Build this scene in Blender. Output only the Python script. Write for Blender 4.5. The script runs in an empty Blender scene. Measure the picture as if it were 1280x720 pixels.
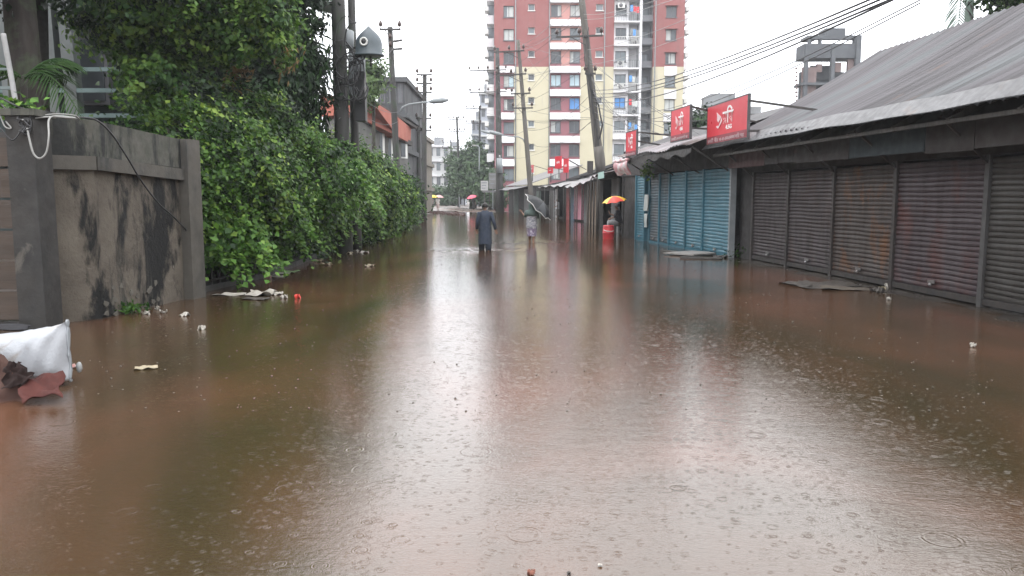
import bpy, math, random
import numpy as np
from mathutils import Vector, Matrix
R = math.radians
random.seed(7)
S = bpy.context.scene
COL = S.collection

# ---------------------------------------------------------------- camera
HC, F = 1.7, 1000.0
TH = math.atan(115 / F)
cam = bpy.data.cameras.new('camera'); cam.sensor_width = 36; cam.lens = 36 * F / 1280
cam.clip_end = 1500; cam.clip_start = .05
co = bpy.data.objects.new('camera', cam); COL.objects.link(co)
co.location = (0, 0, HC); co.rotation_euler = (R(90) - TH, 0, 0); S.camera = co
ct, st = math.cos(TH), math.sin(TH)

def P(px, py, Y):
    "world point seen at photo pixel (px,py) at distance Y along the street"
    u, v = (px - 640) / F, (360 - py) / F
    d = (u, ct + v * st, -st + v * ct); t = Y / d[1]
    return Vector((d[0] * t, Y, HC + d[2] * t))

def G(px, py, z=0.0):
    "point of the water level seen at a photo pixel"
    u, v = (px - 640) / F, (360 - py) / F
    d = (u, ct + v * st, -st + v * ct); t = (z - HC) / d[2]
    return Vector((d[0] * t, d[1] * t, z))

# ---------------------------------------------------------------- scene tree
def V(*a): return Vector(a)
def tag(o, label=None, cat=None, group=None, kind=None):
    if label: o['label'] = label
    if cat: o['category'] = cat
    if group: o['group'] = group
    if kind: o['kind'] = kind
    return o
def thing(name, label, cat, loc=(0, 0, 0), group=None, rz=0):
    o = bpy.data.objects.new(name, None); COL.objects.link(o)
    o.location = loc; o.rotation_euler = (0, 0, rz); o.empty_display_size = .2
    return tag(o, label, cat, group)
def origin(o):
    v = Vector((0, 0, 0))
    while o is not None:
        v = v + o.location; o = o.parent
    return v
def kids(o): return [c for c in o.children]
def copy_tree(o, parent=None):
    c = o.copy(); COL.objects.link(c); c.parent = parent
    for k in list(o.children): copy_tree(k, c)
    return c
def link(name, me, mats, parent=None):
    for m in (mats if isinstance(mats, (list, tuple)) else [mats]): me.materials.append(m)
    o = bpy.data.objects.new(name, me); COL.objects.link(o)
    if parent is not None: o.parent = parent
    return o

class MB:
    "collects shapes in world coordinates, links them as one mesh object"
    def __init__(s): s.v = []; s.f = []; s.m = []; s.sm = []
    def add(s, vs, fs, mi=0, smooth=False):
        b = len(s.v); s.v += [tuple(x) for x in vs]
        for f in fs: s.f.append(tuple(i + b for i in f)); s.m.append(mi); s.sm.append(smooth)
        return s
    def obox(s, c, ax, ay, az, mi=0):
        "box at centre c with half axis vectors"
        c, ax, ay, az = Vector(c), Vector(ax), Vector(ay), Vector(az)
        vs = [c + i * ax + j * ay + k * az for k in (-1, 1) for j in (-1, 1) for i in (-1, 1)]
        fs = [(0, 2, 3, 1), (4, 5, 7, 6), (0, 1, 5, 4), (2, 6, 7, 3), (0, 4, 6, 2), (1, 3, 7, 5)]
        if ax.cross(ay).dot(az) < 0: fs = [f[::-1] for f in fs]
        return s.add(vs, fs, mi)
    def box(s, x0, x1, y0, y1, z0, z1, mi=0):
        return s.obox(((x0 + x1) / 2, (y0 + y1) / 2, (z0 + z1) / 2), ((x1 - x0) / 2, 0, 0), (0, (y1 - y0) / 2, 0), (0, 0, (z1 - z0) / 2), mi)
    def beam(s, p, q, w, h, mi=0, up=(0, 0, 1)):
        "bar from p to q, w wide and h high"
        p, q = Vector(p), Vector(q); d = q - p
        up = Vector(up)
        if abs(d.normalized().dot(up)) > .98: up = Vector((0, 1, 0))
        x = d.cross(up).normalized(); z = x.cross(d).normalized()
        return s.obox((p + q) / 2, d / 2, x * w / 2, z * h / 2, mi)
    def tube(s, pts, rad, n=8, mi=0, cap=True, smooth=True, sq=None):
        pts = [Vector(p) for p in pts]
        if not hasattr(rad, '__len__'): rad = [rad] * len(pts)
        vs = []; prev = None
        for i, p in enumerate(pts):
            d = (pts[min(i + 1, len(pts) - 1)] - pts[max(i - 1, 0)]).normalized()
            if prev is None:
                a = Vector((0, 0, 1)) if abs(d.z) < .9 else Vector((1, 0, 0))
                x = d.cross(a).normalized()
            else:
                x = (prev - d * prev.dot(d)).normalized()
            prev = x; y = d.cross(x)
            for k in range(n):
                t = 2 * math.pi * k / n
                vs.append(p + (x * math.cos(t) + y * math.sin(t)) * rad[i])
        fs = [(i * n + k, i * n + (k + 1) % n, (i + 1) * n + (k + 1) % n, (i + 1) * n + k) for i in range(len(pts) - 1) for k in range(n)]
        if cap: fs += [tuple(range(n))[::-1], tuple((len(pts) - 1) * n + k for k in range(n))]
        return s.add(vs, fs, mi, smooth)
    def loft(s, rings, n=18, mi=0, fold=0, nf=7, cap=False, smooth=True):
        "rings of (cx, cy, z, rx, ry)"
        vs = []
        for j, (cx, cy, z, rx, ry) in enumerate(rings):
            k_ = fold * j / max(1, len(rings) - 1)
            for k in range(n):
                t = 2 * math.pi * k / n; e = 1 + k_ * math.sin(nf * t + j * .7)
                vs.append((cx + rx * math.cos(t) * e, cy + ry * math.sin(t) * e, z))
        fs = [(i * n + k, i * n + (k + 1) % n, (i + 1) * n + (k + 1) % n, (i + 1) * n + k) for i in range(len(rings) - 1) for k in range(n)]
        if cap: fs += [tuple(range(n))[::-1], tuple((len(rings) - 1) * n + k for k in range(n))]
        return s.add(vs, fs, mi, smooth)
    def ball(s, c, r, n=10, mi=0, squash=(1, 1, 1)):
        c = Vector(c); m = max(4, n // 2)
        return s.loft([(c.x, c.y, c.z + r * squash[2] * math.cos(math.pi * (m - i) / m), max(1e-4, r * squash[0] * math.sin(math.pi * i / m)), max(1e-4, r * squash[1] * math.sin(math.pi * i / m))) for i in range(m + 1)], n, mi)
    def grid(s, fn, nu, nv, mi=0, smooth=True):
        vs = [fn(i / nu, j / nv) for j in range(nv + 1) for i in range(nu + 1)]
        fs = [(j * (nu + 1) + i, j * (nu + 1) + i + 1, (j + 1) * (nu + 1) + i + 1, (j + 1) * (nu + 1) + i) for j in range(nv) for i in range(nu)]
        return s.add(vs, fs, mi, smooth)
    def prism(s, poly, n, mi=0):
        "planar polygon pushed along vector n"
        poly = [Vector(p) for p in poly]; n = Vector(n); k = len(poly)
        vs = poly + [p + n for p in poly]
        nn = Vector((0, 0, 0))
        for i in range(k): nn += poly[i].cross(poly[(i + 1) % k])
        fs = [tuple(range(k)), tuple(range(k, 2 * k))[::-1]] + [(i, i + k, (i + 1) % k + k, (i + 1) % k) for i in range(k)]
        if nn.dot(n) > 0: fs = [f[::-1] for f in fs]
        return s.add(vs, fs, mi)
    def xform(s, M_, a=0):
        s.v[a:] = [tuple(M_ @ Vector(v)) for v in s.v[a:]]; return s
    def build(s, name, mats, parent=None, local=False):
        o_ = Vector((0, 0, 0)) if local else origin(parent)
        me = bpy.data.meshes.new(name)
        me.from_pydata([(v[0] - o_.x, v[1] - o_.y, v[2] - o_.z) for v in s.v], [], s.f)
        me.polygons.foreach_set('material_index', s.m); me.polygons.foreach_set('use_smooth', s.sm)
        me.update()
        return link(name, me, mats, parent)

# ---------------------------------------------------------------- materials
def mat(name):
    m = bpy.data.materials.new(name); m.use_nodes = True
    return m, m.node_tree.nodes, m.node_tree.links, m.node_tree.nodes['Principled BSDF']
def N(ns, t, **k):
    n = ns.new(t)
    for a, b in k.items(): setattr(n, a, b)
    return n
def ramp(ns, stops):
    r = ns.new('ShaderNodeValToRGB'); e = r.color_ramp.elements
    while len(e) < len(stops): e.new(.5)
    for x, (p, c) in zip(e, stops):
        x.position = p; x.color = (*c, 1) if len(c) == 3 else c
    return r
def coords(ns, ln, stretch=(1, 1, 1)):
    tc = ns.new('ShaderNodeTexCoord'); oi = ns.new('ShaderNodeObjectInfo')
    mu = N(ns, 'ShaderNodeMath', operation='MULTIPLY'); mu.inputs[1].default_value = 37
    ln.new(oi.outputs['Random'], mu.inputs[0])
    ad = N(ns, 'ShaderNodeVectorMath', operation='ADD'); ln.new(tc.outputs['Object'], ad.inputs[0]); ln.new(mu.outputs[0], ad.inputs[1])
    mp = ns.new('ShaderNodeMapping'); mp.inputs['Scale'].default_value = stretch; ln.new(ad.outputs[0], mp.inputs['Vector'])
    return mp.outputs[0]
def noise(ns, ln, vec, scale, detail=4, rough=.55, dist=0):
    n = ns.new('ShaderNodeTexNoise'); n.inputs['Scale'].default_value = scale; n.inputs['Detail'].default_value = detail
    n.inputs['Roughness'].default_value = rough; n.inputs['Distortion'].default_value = dist
    ln.new(vec, n.inputs['Vector']); return n.outputs['Fac']
def mixc(ns, ln, f, a, b, blend='MIX'):
    m = N(ns, 'ShaderNodeMix', data_type='RGBA', blend_type=blend)
    for sock, x in ((m.inputs[0], f), (m.inputs[6], a), (m.inputs[7], b)):
        if hasattr(x, 'is_output'): ln.new(x, sock)
        elif isinstance(x, (int, float)): sock.default_value = x
        else: sock.default_value = (*x, 1)
    return m.outputs[2]
def PM(name, c, c2=None, scale=2., rough=.7, bump=0., bscale=25., metal=0., stretch=(1, 1, 1), stain=None, sscale=.6, sat=(.5, .62), sstretch=(1, 1, 1), spec=.5):
    "plain surface: two tones mixed by noise, optional stains of their own shape, fine bump"
    m, ns, ln, b = mat(name)
    c2 = c2 or tuple(x * .75 for x in c)
    vec = coords(ns, ln, stretch)
    r = ramp(ns, [(.33, c), (.67, c2)]); ln.new(noise(ns, ln, vec, scale, 6, .62), r.inputs[0])
    col = r.outputs[0]
    if stain:
        v2 = coords(ns, ln, sstretch)
        r2 = ramp(ns, [(sat[0], (0, 0, 0)), (sat[1], (1, 1, 1))]); ln.new(noise(ns, ln, v2, sscale, 7, .65, .4), r2.inputs[0])
        col = mixc(ns, ln, r2.outputs[0], col, stain)
    ln.new(col, b.inputs['Base Color'])
    rr = ramp(ns, [(.3, (rough * .75,) * 3), (.7, (min(1, rough * 1.15),) * 3)]); ln.new(noise(ns, ln, vec, scale * 2.3, 3), rr.inputs[0]); ln.new(rr.outputs[0], b.inputs['Roughness'])
    b.inputs['Metallic'].default_value = metal; b.inputs['Specular IOR Level'].default_value = spec
    if bump:
        bp = ns.new('ShaderNodeBump'); bp.inputs['Strength'].default_value = min(1, bump); bp.inputs['Distance'].default_value = .01
        ln.new(noise(ns, ln, vec, bscale, 6, .65), bp.inputs['Height']); ln.new(bp.outputs[0], b.inputs['Normal'])
    return m
def leafmat(name, stops, rough=.45, trans=.25):
    m, ns, ln, b = mat(name)
    at = N(ns, 'ShaderNodeAttribute', attribute_name='tint'); r = ramp(ns, stops); ln.new(at.outputs['Fac'], r.inputs[0])
    ln.new(r.outputs[0], b.inputs['Base Color']); b.inputs['Roughness'].default_value = rough; b.inputs['Specular IOR Level'].default_value = .25
    tr = ns.new('ShaderNodeBsdfTranslucent'); ln.new(r.outputs[0], tr.inputs['Color'])
    mx = ns.new('ShaderNodeMixShader'); mx.inputs[0].default_value = trans
    ln.new(b.outputs[0], mx.inputs[1]); ln.new(tr.outputs[0], mx.inputs[2]); ln.new(mx.outputs[0], ns['Material Output'].inputs[0])
    return m

# ---------------------------------------------------------------- foliage
def leaf_mesh(name, pts, nrm, size, tint, material, parent, rng, width=.32, droop=.35, local=False):
    n = len(pts); o_ = np.array(origin(parent)) if parent is not None else np.zeros(3)
    if local: o_ = np.zeros(3)
    r = rng.normal(size=(n, 3)); r[:, 2] -= droop
    nn = nrm / (np.linalg.norm(nrm, axis=1, keepdims=True) + 1e-9)
    nn = nn + rng.normal(size=(n, 3)) * .55 + np.array([0, 0, .35]); nn /= np.linalg.norm(nn, axis=1, keepdims=True) + 1e-9
    d = r - nn * np.sum(r * nn, axis=1, keepdims=True); d /= np.linalg.norm(d, axis=1, keepdims=True) + 1e-9
    sd = np.cross(d, nn); L = size[:, None]
    w = width * (.8 + .4 * rng.random((n, 1)))
    base = pts - d * L * .5; tip = pts + d * L * .5 - nn * L * .12
    mid = pts - d * L * .08
    lft = mid + sd * L * w + nn * L * .07; rgt = mid - sd * L * w + nn * L * .07
    v = np.stack([base, lft, tip, rgt], axis=1).reshape(-1, 3) - o_
    me = bpy.data.meshes.new(name)
    me.vertices.add(4 * n); me.vertices.foreach_set('co', v.ravel().astype(np.float32))
    b = np.arange(n)[:, None] * 4
    li = np.concatenate([b + 0, b + 2, b + 1, b + 0, b + 3, b + 2], axis=1).ravel().astype(np.int32)
    me.loops.add(6 * n); me.loops.foreach_set('vertex_index', li)
    me.polygons.add(2 * n); me.polygons.foreach_set('loop_start', np.arange(2 * n, dtype=np.int32) * 3)
    me.update(calc_edges=True)
    a = me.attributes.new('tint', 'FLOAT', 'POINT'); a.data.foreach_set('value', np.repeat(np.clip(tint, 0, 1), 4).astype(np.float32))
    return link(name, me, material, parent)

def clump_leaves(cents, outs, per, rc, rng, flat=.6, tint_c=.27, tint_l=.14, base=.45):
    "leaves gathered round clump centres: points, normals, tints"
    k = len(cents); ct_ = base + rng.normal(size=k) * tint_c
    p = rng.normal(size=(k, per, 3)) * np.array([1, 1, flat]) * rc[:, None, None] * .5
    nrm = p / (np.linalg.norm(p, axis=2, keepdims=True) + 1e-9) * .5 + outs[:, None, :]
    pts = p + cents[:, None, :]
    t = ct_[:, None] + rng.normal(size=(k, per)) * tint_l
    return pts.reshape(-1, 3), nrm.reshape(-1, 3), t.ravel()

def blob_clumps(c, rad, k, rng, inner=.45, lump=.25):
    d = rng.normal(size=(k, 3)); d /= np.linalg.norm(d, axis=1, keepdims=True)
    ph = rng.random(3) * 6
    lum = 1 + lump * (np.sin(d[:, 0] * 4 + ph[0]) * np.sin(d[:, 1] * 5 + ph[1]) + np.sin(d[:, 2] * 5 + ph[2]) * .6)
    rr = (inner + (1 - inner) * rng.random(k) ** .6) * lum
    return np.array(c) + d * rr[:, None] * np.array(rad), d

def crown(name, blobs, per, size, material, parent, seed, rc=.45, width=.32, droop=.35, base=.45, flat=.6, inner=.45):
    rng = np.random.default_rng(seed); A = []; B = []
    for c, rad, k in blobs:
        a, b = blob_clumps(c, rad, k, rng, inner); A.append(a); B.append(b)
    A = np.concatenate(A); B = np.concatenate(B)
    p, n, t = clump_leaves(A, B, per, rc * (.6 + .8 * rng.random(len(A))), rng, flat, base=base)
    s = size * (.65 + .7 * rng.random(len(p)))
    return leaf_mesh(name, p, n, s, t, material, parent, rng, width, droop), A

def trunk(name, pts, r0, r1, material, parent, limbs=(), n=10):
    mb = MB(); k = len(pts)
    mb.tube(pts, [r0 + (r1 - r0) * i / (k - 1) for i in range(k)], n)
    for a, q in limbs:
        a = Vector(a); q = Vector(q); m_ = (a + q) / 2 + Vector((0, 0, .25))
        mb.tube([a, m_, q], [r1 * .8, r1 * .5, r1 * .2], 6)
    return mb.build(name, material, parent)

def frond(mb, base, direction, length, arch, n=26, leaflet=.5, w=.035):
    "palm frond: midrib with two rows of hanging leaflets"
    base = Vector(base); d = Vector(direction).normalized(); side = d.cross(Vector((0, 0, 1))).normalized()
    pts = []
    for i in range(n + 1):
        t = i / n
        pts.append(base + d * length * t + Vector((0, 0, -arch * t * t * length)))
    mb.tube(pts, [.022 * (1 - .8 * i / n) for i in range(n + 1)], 5)
    for i in range(2, n + 1):
        t = i / n; L = leaflet * (math.sin(math.pi * (.12 + .85 * t)) ** .6)
        fw = (pts[i] - pts[i - 1]).normalized()
        for sgn in (-1, 1):
            dr = (side * sgn * .8 + fw * .65 + Vector((0, 0, -.35 - .3 * random.random()))).normalized()
            a = pts[i]; m_ = a + dr * L * .5; e = a + dr * L + Vector((0, 0, -.12 * L))
            wv = fw * w
            mb.add([a - wv * .4, a + wv * .4, m_ + wv, e, m_ - wv * .6], [(0, 1, 2, 4), (4, 2, 3)])

# ---------------------------------------------------------------- text as mesh
def text(name, body, p, ux, uz, w, h, material, parent, off=.0, ext=.004):
    cu = bpy.data.curves.new('lettering', 'FONT'); cu.body = body; cu.offset = off; cu.extrude = .02; cu.resolution_u = 3
    o = bpy.data.objects.new('lettering', cu); COL.objects.link(o)
    dg = bpy.context.evaluated_depsgraph_get(); dg.update()
    me = bpy.data.meshes.new_from_object(o.evaluated_get(dg)); bpy.data.objects.remove(o); bpy.data.curves.remove(cu)
    xs = [v.co.x for v in me.vertices]; ys = [v.co.y for v in me.vertices]
    x0, x1, y0, y1 = min(xs), max(xs), min(ys), max(ys)
    n = Vector(ux).cross(Vector(uz)); o_ = origin(parent)
    for v in me.vertices:
        v.co = Vector(p) + Vector(ux) * (v.co.x - x0) / (x1 - x0) * w + Vector(uz) * (v.co.y - y0) / (y1 - y0) * h + n * (v.co.z / .02 * ext) - o_
    me.materials.clear()
    return link(name, me, material, parent)

# ---------------------------------------------------------------- people
def skin_mesh(joints, edges, root, sub=1):
    names = list(joints); ix = {n: i for i, n in enumerate(names)}
    me = bpy.data.meshes.new('body'); me.from_pydata([joints[n][:3] for n in names], [(ix[a], ix[b]) for a, b in edges], [])
    o = bpy.data.objects.new('body', me); COL.objects.link(o)
    sk = o.modifiers.new('skin', 'SKIN'); sk.use_smooth_shade = True
    su = o.modifiers.new('sub', 'SUBSURF'); su.levels = sub; su.render_levels = sub
    if not me.skin_vertices: me.skin_vertices.new()
    for n, sv in zip(names, me.skin_vertices[0].data):
        r = joints[n][3]; sv.radius = r if isinstance(r, tuple) else (r, r); sv.use_root = n == root
    dg = bpy.context.evaluated_depsgraph_get(); dg.update()
    out = bpy.data.meshes.new_from_object(o.evaluated_get(dg)); bpy.data.objects.remove(o)
    return out
BODY = dict(pelvis=(0, 0, .96, .125), waist=(0, 0, 1.1, .115), chest=(0, .01, 1.29, .135), nbase=(0, 0, 1.44, .075), neck=(0, .01, 1.51, .055),
            jaw=(0, .035, 1.565, .075), head=(0, .015, 1.64, .098), top=(0, 0, 1.71, .075), nose=(0, .125, 1.615, .014),
            shl=(-.17, 0, 1.41, .062), ell=(-.23, .0, 1.13, .042), wrl=(-.25, .05, .88, .027), hdl=(-.25, .07, .80, .034),
            shr=(.17, 0, 1.41, .062), elr=(.23, .0, 1.13, .042), wrr=(.25, .05, .88, .027), hdr=(.25, .07, .80, .034),
            hil=(-.09, 0, .92, .095), knl=(-.10, .02, .50, .06), anl=(-.10, -.02, .09, .038), tol=(-.11, .12, .03, .032),
            hir=(.09, 0, .92, .095), knr=(.10, .02, .50, .06), anr=(.10, -.02, .09, .038), tor=(.11, .12, .03, .032))
EDG = [('pelvis', 'waist'), ('waist', 'chest'), ('chest', 'nbase'), ('nbase', 'neck'), ('neck', 'jaw'), ('jaw', 'head'), ('head', 'top'), ('head', 'nose'),
       ('chest', 'shl'), ('shl', 'ell'), ('ell', 'wrl'), ('wrl', 'hdl'), ('chest', 'shr'), ('shr', 'elr'), ('elr', 'wrr'), ('wrr', 'hdr'),
       ('pelvis', 'hil'), ('hil', 'knl'), ('knl', 'anl'), ('anl', 'tol'), ('pelvis', 'hir'), ('hir', 'knr'), ('knr', 'anr'), ('anr', 'tor')]
def human(label, loc, rz, pose, sc, skinmat, hairmat, group=None, hair=True):
    "one continuous body with fingers and face; returns the thing, a joint lookup and a clothes helper"
    J = dict(BODY)
    for k, v in pose.items(): J[k] = tuple(v) + (J[k][3],)
    t = thing('person', label, 'person', loc, group, rz)
    me = skin_mesh(J, EDG, 'pelvis')
    mb = MB(); mb.add([v.co for v in me.vertices], [tuple(p.vertices) for p in me.polygons], 0, True)
    for sd in 'lr':
        w = Vector(J['wr' + sd][:3]); h = Vector(J['hd' + sd][:3]); d = (h - w).normalized()
        x = d.cross(Vector((0, 1, .2))).normalized(); y = d.cross(x)
        for i, L in enumerate((.062, .072, .068, .052)):
            a = h + x * (i - 1.5) * .019 - d * .01; b = a + d * (L * .55 + .02) + y * .008; c = b + d * L * .4 + y * .025
            mb.tube([a, b, c], [.0095, .009, .007], 6)
        a = w + d * .02 - x * .028; b = a + d * .04 - x * .02 + y * .01; c = b + d * .035 + y * .012
        mb.tube([a, b, c], [.012, .011, .008], 6)
    hd = Vector(J['head'][:3])
    for s_ in (-1, 1):
        mb.ball(hd + Vector((s_ * .034, .088, .012)), .014, 8, 1)
        mb.ball(hd + Vector((s_ * .098, .0, -.01)), .03, 8, 0, (.4, .7, 1))
    mb.tube([hd + Vector((-.025, .088, -.065)), hd + Vector((0, .1, -.067)), hd + Vector((.025, .088, -.065))], .007, 6, 2)
    mb.xform(Matrix.Scale(sc, 4))
    body = mb.build('body', [skinmat, MATS['eye'], MATS['lip']], t, local=True)
    if hair:
        hb = MB()
        hb.loft([(hd.x, hd.y - .02 - .01 * i, hd.z - .03 + .15 * math.sin(math.pi / 2 * i / 6), .112 * max(.02, math.cos(math.pi / 2 * i / 6)), .115 * max(.02, math.cos(math.pi / 2 * i / 6))) for i in range(7)], 16)
        hb.xform(Matrix.Scale(sc, 4)); hb.build('hair', hairmat, t, local=True)
    def part(name, mb_, m_):
        mb_.xform(Matrix.Scale(sc, 4)); return mb_.build(name, m_, t, local=True)
    return t, J, part
def sleeve(mb, J, sd, upto=1., grow=.022, mi=0):
    a, b, c = (Vector(J[k + sd][:3]) for k in ('sh', 'el', 'wr'))
    if upto <= .5: mb.tube([a, a + (b - a) * upto * 2], [.085, .07], 12, mi)
    else: mb.tube([a + (a - b) * .1, a, b, b + (c - b) * (upto - .5) * 2], [.06, .08, .06, .05], 12, mi)
def trouser(mb, J, sd, z0, r=(.115, .09, .075), mi=0):
    a, b, c = (Vector(J[k + sd][:3]) for k in ('hi', 'kn', 'an'))
    t = min(1, max(0, (b.z - z0) / max(.01, b.z - c.z))) if z0 < b.z else 0
    pts = [a + Vector((0, 0, .06)), a, b, b + (c - b) * t] if t > 0 else [a + Vector((0, 0, .06)), a, a + (b - a) * ((a.z - z0) / (a.z - b.z))]
    mb.tube(pts, [r[0], r[0], r[1], r[2]][:len(pts)], 12, mi)

def umbrella(label, hand, axis, length, rad, cols, group=None, pattern=(0, 0, 0, 0, 0, 0, 0, 0), dark=None, rim=None):
    "open umbrella: canopy gores, ribs, shaft and hooked handle; axis points from the hand to the tip"
    hand = Vector(hand); ax = Vector(axis).normalized()
    x = ax.cross(Vector((0, 1, 0.01))).normalized(); y = ax.cross(x)
    t = thing('umbrella', label, 'umbrella', hand, group)
    top = hand + ax * length; H = rad * .42
    mb = MB()
    def pt(k, r):
        a = 2 * math.pi * k / 8
        return top + (x * math.cos(a) + y * math.sin(a)) * rad * r - ax * H * (r ** 2)
    steps = [.0, .3, .55, .78, 1.]
    for k in range(8):
        for th in (0, -.004):
            vs = []
            for j, r_ in enumerate(steps):
                a, b = pt(k, r_), pt(k + 1, r_)
                m_ = (a + b) / 2 - ax * .0 + (ax * .025 * rad * r_)
                vs += [a + ax * th, m_ + ax * th, b + ax * th]
            m_ = (pt(k, .93) + pt(k + 1, .93)) / 2; vs[-2] = m_ + ax * th
            fs = []
            for j in range(len(steps) - 1):
                for q in range(2): fs.append((j * 3 + q, j * 3 + q + 1, j * 3 + q + 4, j * 3 + q + 3))
            if th: fs = [f[::-1] for f in fs]
            mb.add(vs, fs, pattern[k] if not (th and dark is not None) else dark, True)
    cn = mb.build('canopy', cols, t)
    if rim:
        rb = MB(); ring = []
        for k in range(8):
            ring += [pt(k, 1.), (pt(k, .93) + pt(k + 1, .93)) / 2]
        rb.tube(ring + [ring[0]], rim[1], 5, cap=False); rb.build('hem', rim[0], cn)
    mb = MB()
    for k in range(8): mb.tube([pt(k, r_) - ax * .014 for r_ in steps[1:]], .004, 4)
    mb.build('ribs', MATS['steel'], t)
    mb = MB(); mb.tube([hand - ax * .05, top + ax * .06], .008, 6); mb.build('shaft', MATS['steel'], t)
    mb = MB(); mb.tube([hand + ax * .05, hand - ax * .1, hand - ax * .15 + x * .02, hand - ax * .16 + x * .05, hand - ax * .13 + x * .07], .013, 6); mb.build('handle', MATS['black_plastic'], t)
    return t
MATS = {}
# ================================================================ materials
MATS.update(
 eye=PM('eye', (.03, .02, .015), rough=.2), lip=PM('lip', (.25, .09, .07), rough=.5),
 skin=PM('skin', (.22, .12, .075), (.18, .095, .06), 8, .5), hair=PM('hair', (.012, .011, .01), (.02, .018, .016), 30, .5),
 post_grey=PM('post_grey', (.06, .06, .06), (.042, .04, .039), 3, .8, .4), steel=PM('steel', (.3, .3, .31), (.22, .2, .19), 8, .4, metal=.7), black_plastic=PM('black_plastic', (.02, .02, .022), rough=.4),
 white_metal=PM('white_metal', (.32, .32, .32), (.24, .24, .235), 6, .5),
 dark_wood=PM('dark_wood', (.03, .028, .026), (.055, .048, .042), 6, .8, .6, 40, stretch=(1, 1, .12)),
 concrete=PM('concrete', (.27, .26, .25), (.2, .19, .18), 3, .85, .5, 30, stain=(.08, .075, .07), sscale=1.1, sstretch=(1, 1, .35), sat=(.53, .68)),
 pole_concrete=PM('pole_concrete', (.12, .11, .098), (.08, .073, .064), 3, .85, .5, 30, stretch=(1, 1, .2), stain=(.05, .06, .035), sscale=.8, sstretch=(1, 1, .3), sat=(.55, .7)),
 pole_dark=PM('pole_dark', (.03, .03, .03), (.05, .047, .044), 3, .8, .6, 30, stretch=(1, 1, .2), stain=(.03, .045, .025), sscale=1.5, sat=(.52, .66)),
 cable=PM('cable', (.02, .02, .022), rough=.5), cable_light=PM('cable_light', (.28, .28, .27), (.2, .2, .19), 5, .6),
 insulator=PM('insulator', (.06, .035, .03), rough=.25),
 grey_paint=PM('grey_paint', (.24, .26, .27), (.18, .2, .21), 4, .5),
 red_sign=PM('red_sign', (.62, .03, .05), (.55, .03, .045), 1.5, .35), maroon_strip=PM('maroon_strip', (.25, .03, .045), rough=.4),
 white_letter=PM('white_letter', (.82, .8, .8), (.78, .76, .76), 5, .5), pale_letter=PM('pale_letter', (.55, .4, .42), rough=.5),
 dark_metal=PM('dark_metal', (.022, .021, .022), (.04, .032, .028), 5, .6, .3),
 galv=PM('galv', (.075, .075, .08), (.045, .044, .046), 3, .45, .2, 30, metal=.1, stain=(.1, .065, .05), sscale=1.3, sat=(.6, .75)),
 shade_board=PM('shade_board', (.02, .015, .013), (.014, .011, .01), 2, .85, .4, 20, stain=(.04, .014, .012), sscale=.7, sat=(.6, .66)),
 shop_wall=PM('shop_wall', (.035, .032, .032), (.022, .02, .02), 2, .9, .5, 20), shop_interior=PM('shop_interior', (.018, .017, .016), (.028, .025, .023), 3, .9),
 brick=PM('brick', (.25, .1, .065), (.17, .07, .05), 9, .9, .6, 40), wood_tan=PM('wood_tan', (.3, .24, .19), (.22, .17, .13), 4, .8, .4, 30, stretch=(1, 1, .15)),
 glass=PM('glass', (.12, .15, .165), (.2, .23, .25), .35, .12), glass_dark=PM('glass_dark', (.05, .06, .07), (.09, .1, .11), .5, .12),
 glass_bright=PM('glass_bright', (.5, .66, .72), (.38, .52, .58), .5, .25), blue_sheet=PM('blue_sheet', (.1, .32, .72), (.08, .26, .6), 1, .5),
 curtain=PM('curtain', (.6, .62, .6), (.4, .43, .42), 3, .8, stretch=(4, 4, .1)),
 window_frame=PM('window_frame', (.12, .12, .13), (.09, .09, .1), 3, .5), white_frame=PM('white_frame', (.72, .72, .7), (.6, .6, .58), 3, .6),
)
# ================================================================ world, sun, haze
w = bpy.data.worlds.new('World'); S.world = w; w.use_nodes = True
ns, ln = w.node_tree.nodes, w.node_tree.links; bg = ns['Background']
sky = ns.new('ShaderNodeTexSky'); sky.sky_type = 'NISHITA'; sky.sun_disc = False; sky.sun_elevation = R(62); sky.sun_rotation = R(200)
geo = ns.new('ShaderNodeTexCoord'); sx = ns.new('ShaderNodeSeparateXYZ'); ln.new(geo.outputs['Generated'], sx.inputs[0])
rp = ramp(ns, [(0, (.5, .49, .5)), (.02, (.7, .71, .73)), (.1, (.76, .78, .81)), (.27, (1.16, 1.17, 1.2)), (1, (1.2, 1.2, 1.2))]); ln.new(sx.outputs[2], rp.inputs[0])
nz = noise(ns, ln, geo.outputs['Generated'], 2.2, 4); r2 = ramp(ns, [(.3, (.9, .9, .91)), (.7, (1.05, 1.05, 1.05))]); ln.new(nz, r2.inputs[0])
cl = mixc(ns, ln, 1., rp.outputs[0], r2.outputs[0], 'MULTIPLY')
cl2 = mixc(ns, ln, 1., cl, (31., 31., 31.), 'MULTIPLY')          # thick bright cloud, brighter overhead
fin = mixc(ns, ln, .92, sky.outputs[0], cl2); ln.new(fin, bg.inputs['Color']); bg.inputs['Strength'].default_value = .1
sun = bpy.data.lights.new('sun', 'SUN'); sun.energy = .8; sun.angle = R(45); sun.color = (1, .97, .93)
so = bpy.data.objects.new('sun', sun); COL.objects.link(so); so.rotation_euler = (R(25), R(-10), 0)
S.view_settings.view_transform = 'Standard'; S.view_settings.look = 'None'; S.view_settings.gamma = 1; S.view_settings.exposure = 0
S.view_settings.use_curve_mapping = False
c = S.cycles; c.use_denoising = True; c.max_bounces = 6; c.diffuse_bounces = 3; c.glossy_bounces = 3; c.transmission_bounces = 2
c.volume_bounces = 0; c.transparent_max_bounces = 4; c.caustics_reflective = False; c.caustics_refractive = False; c.sample_clamp_indirect = 4
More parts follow.
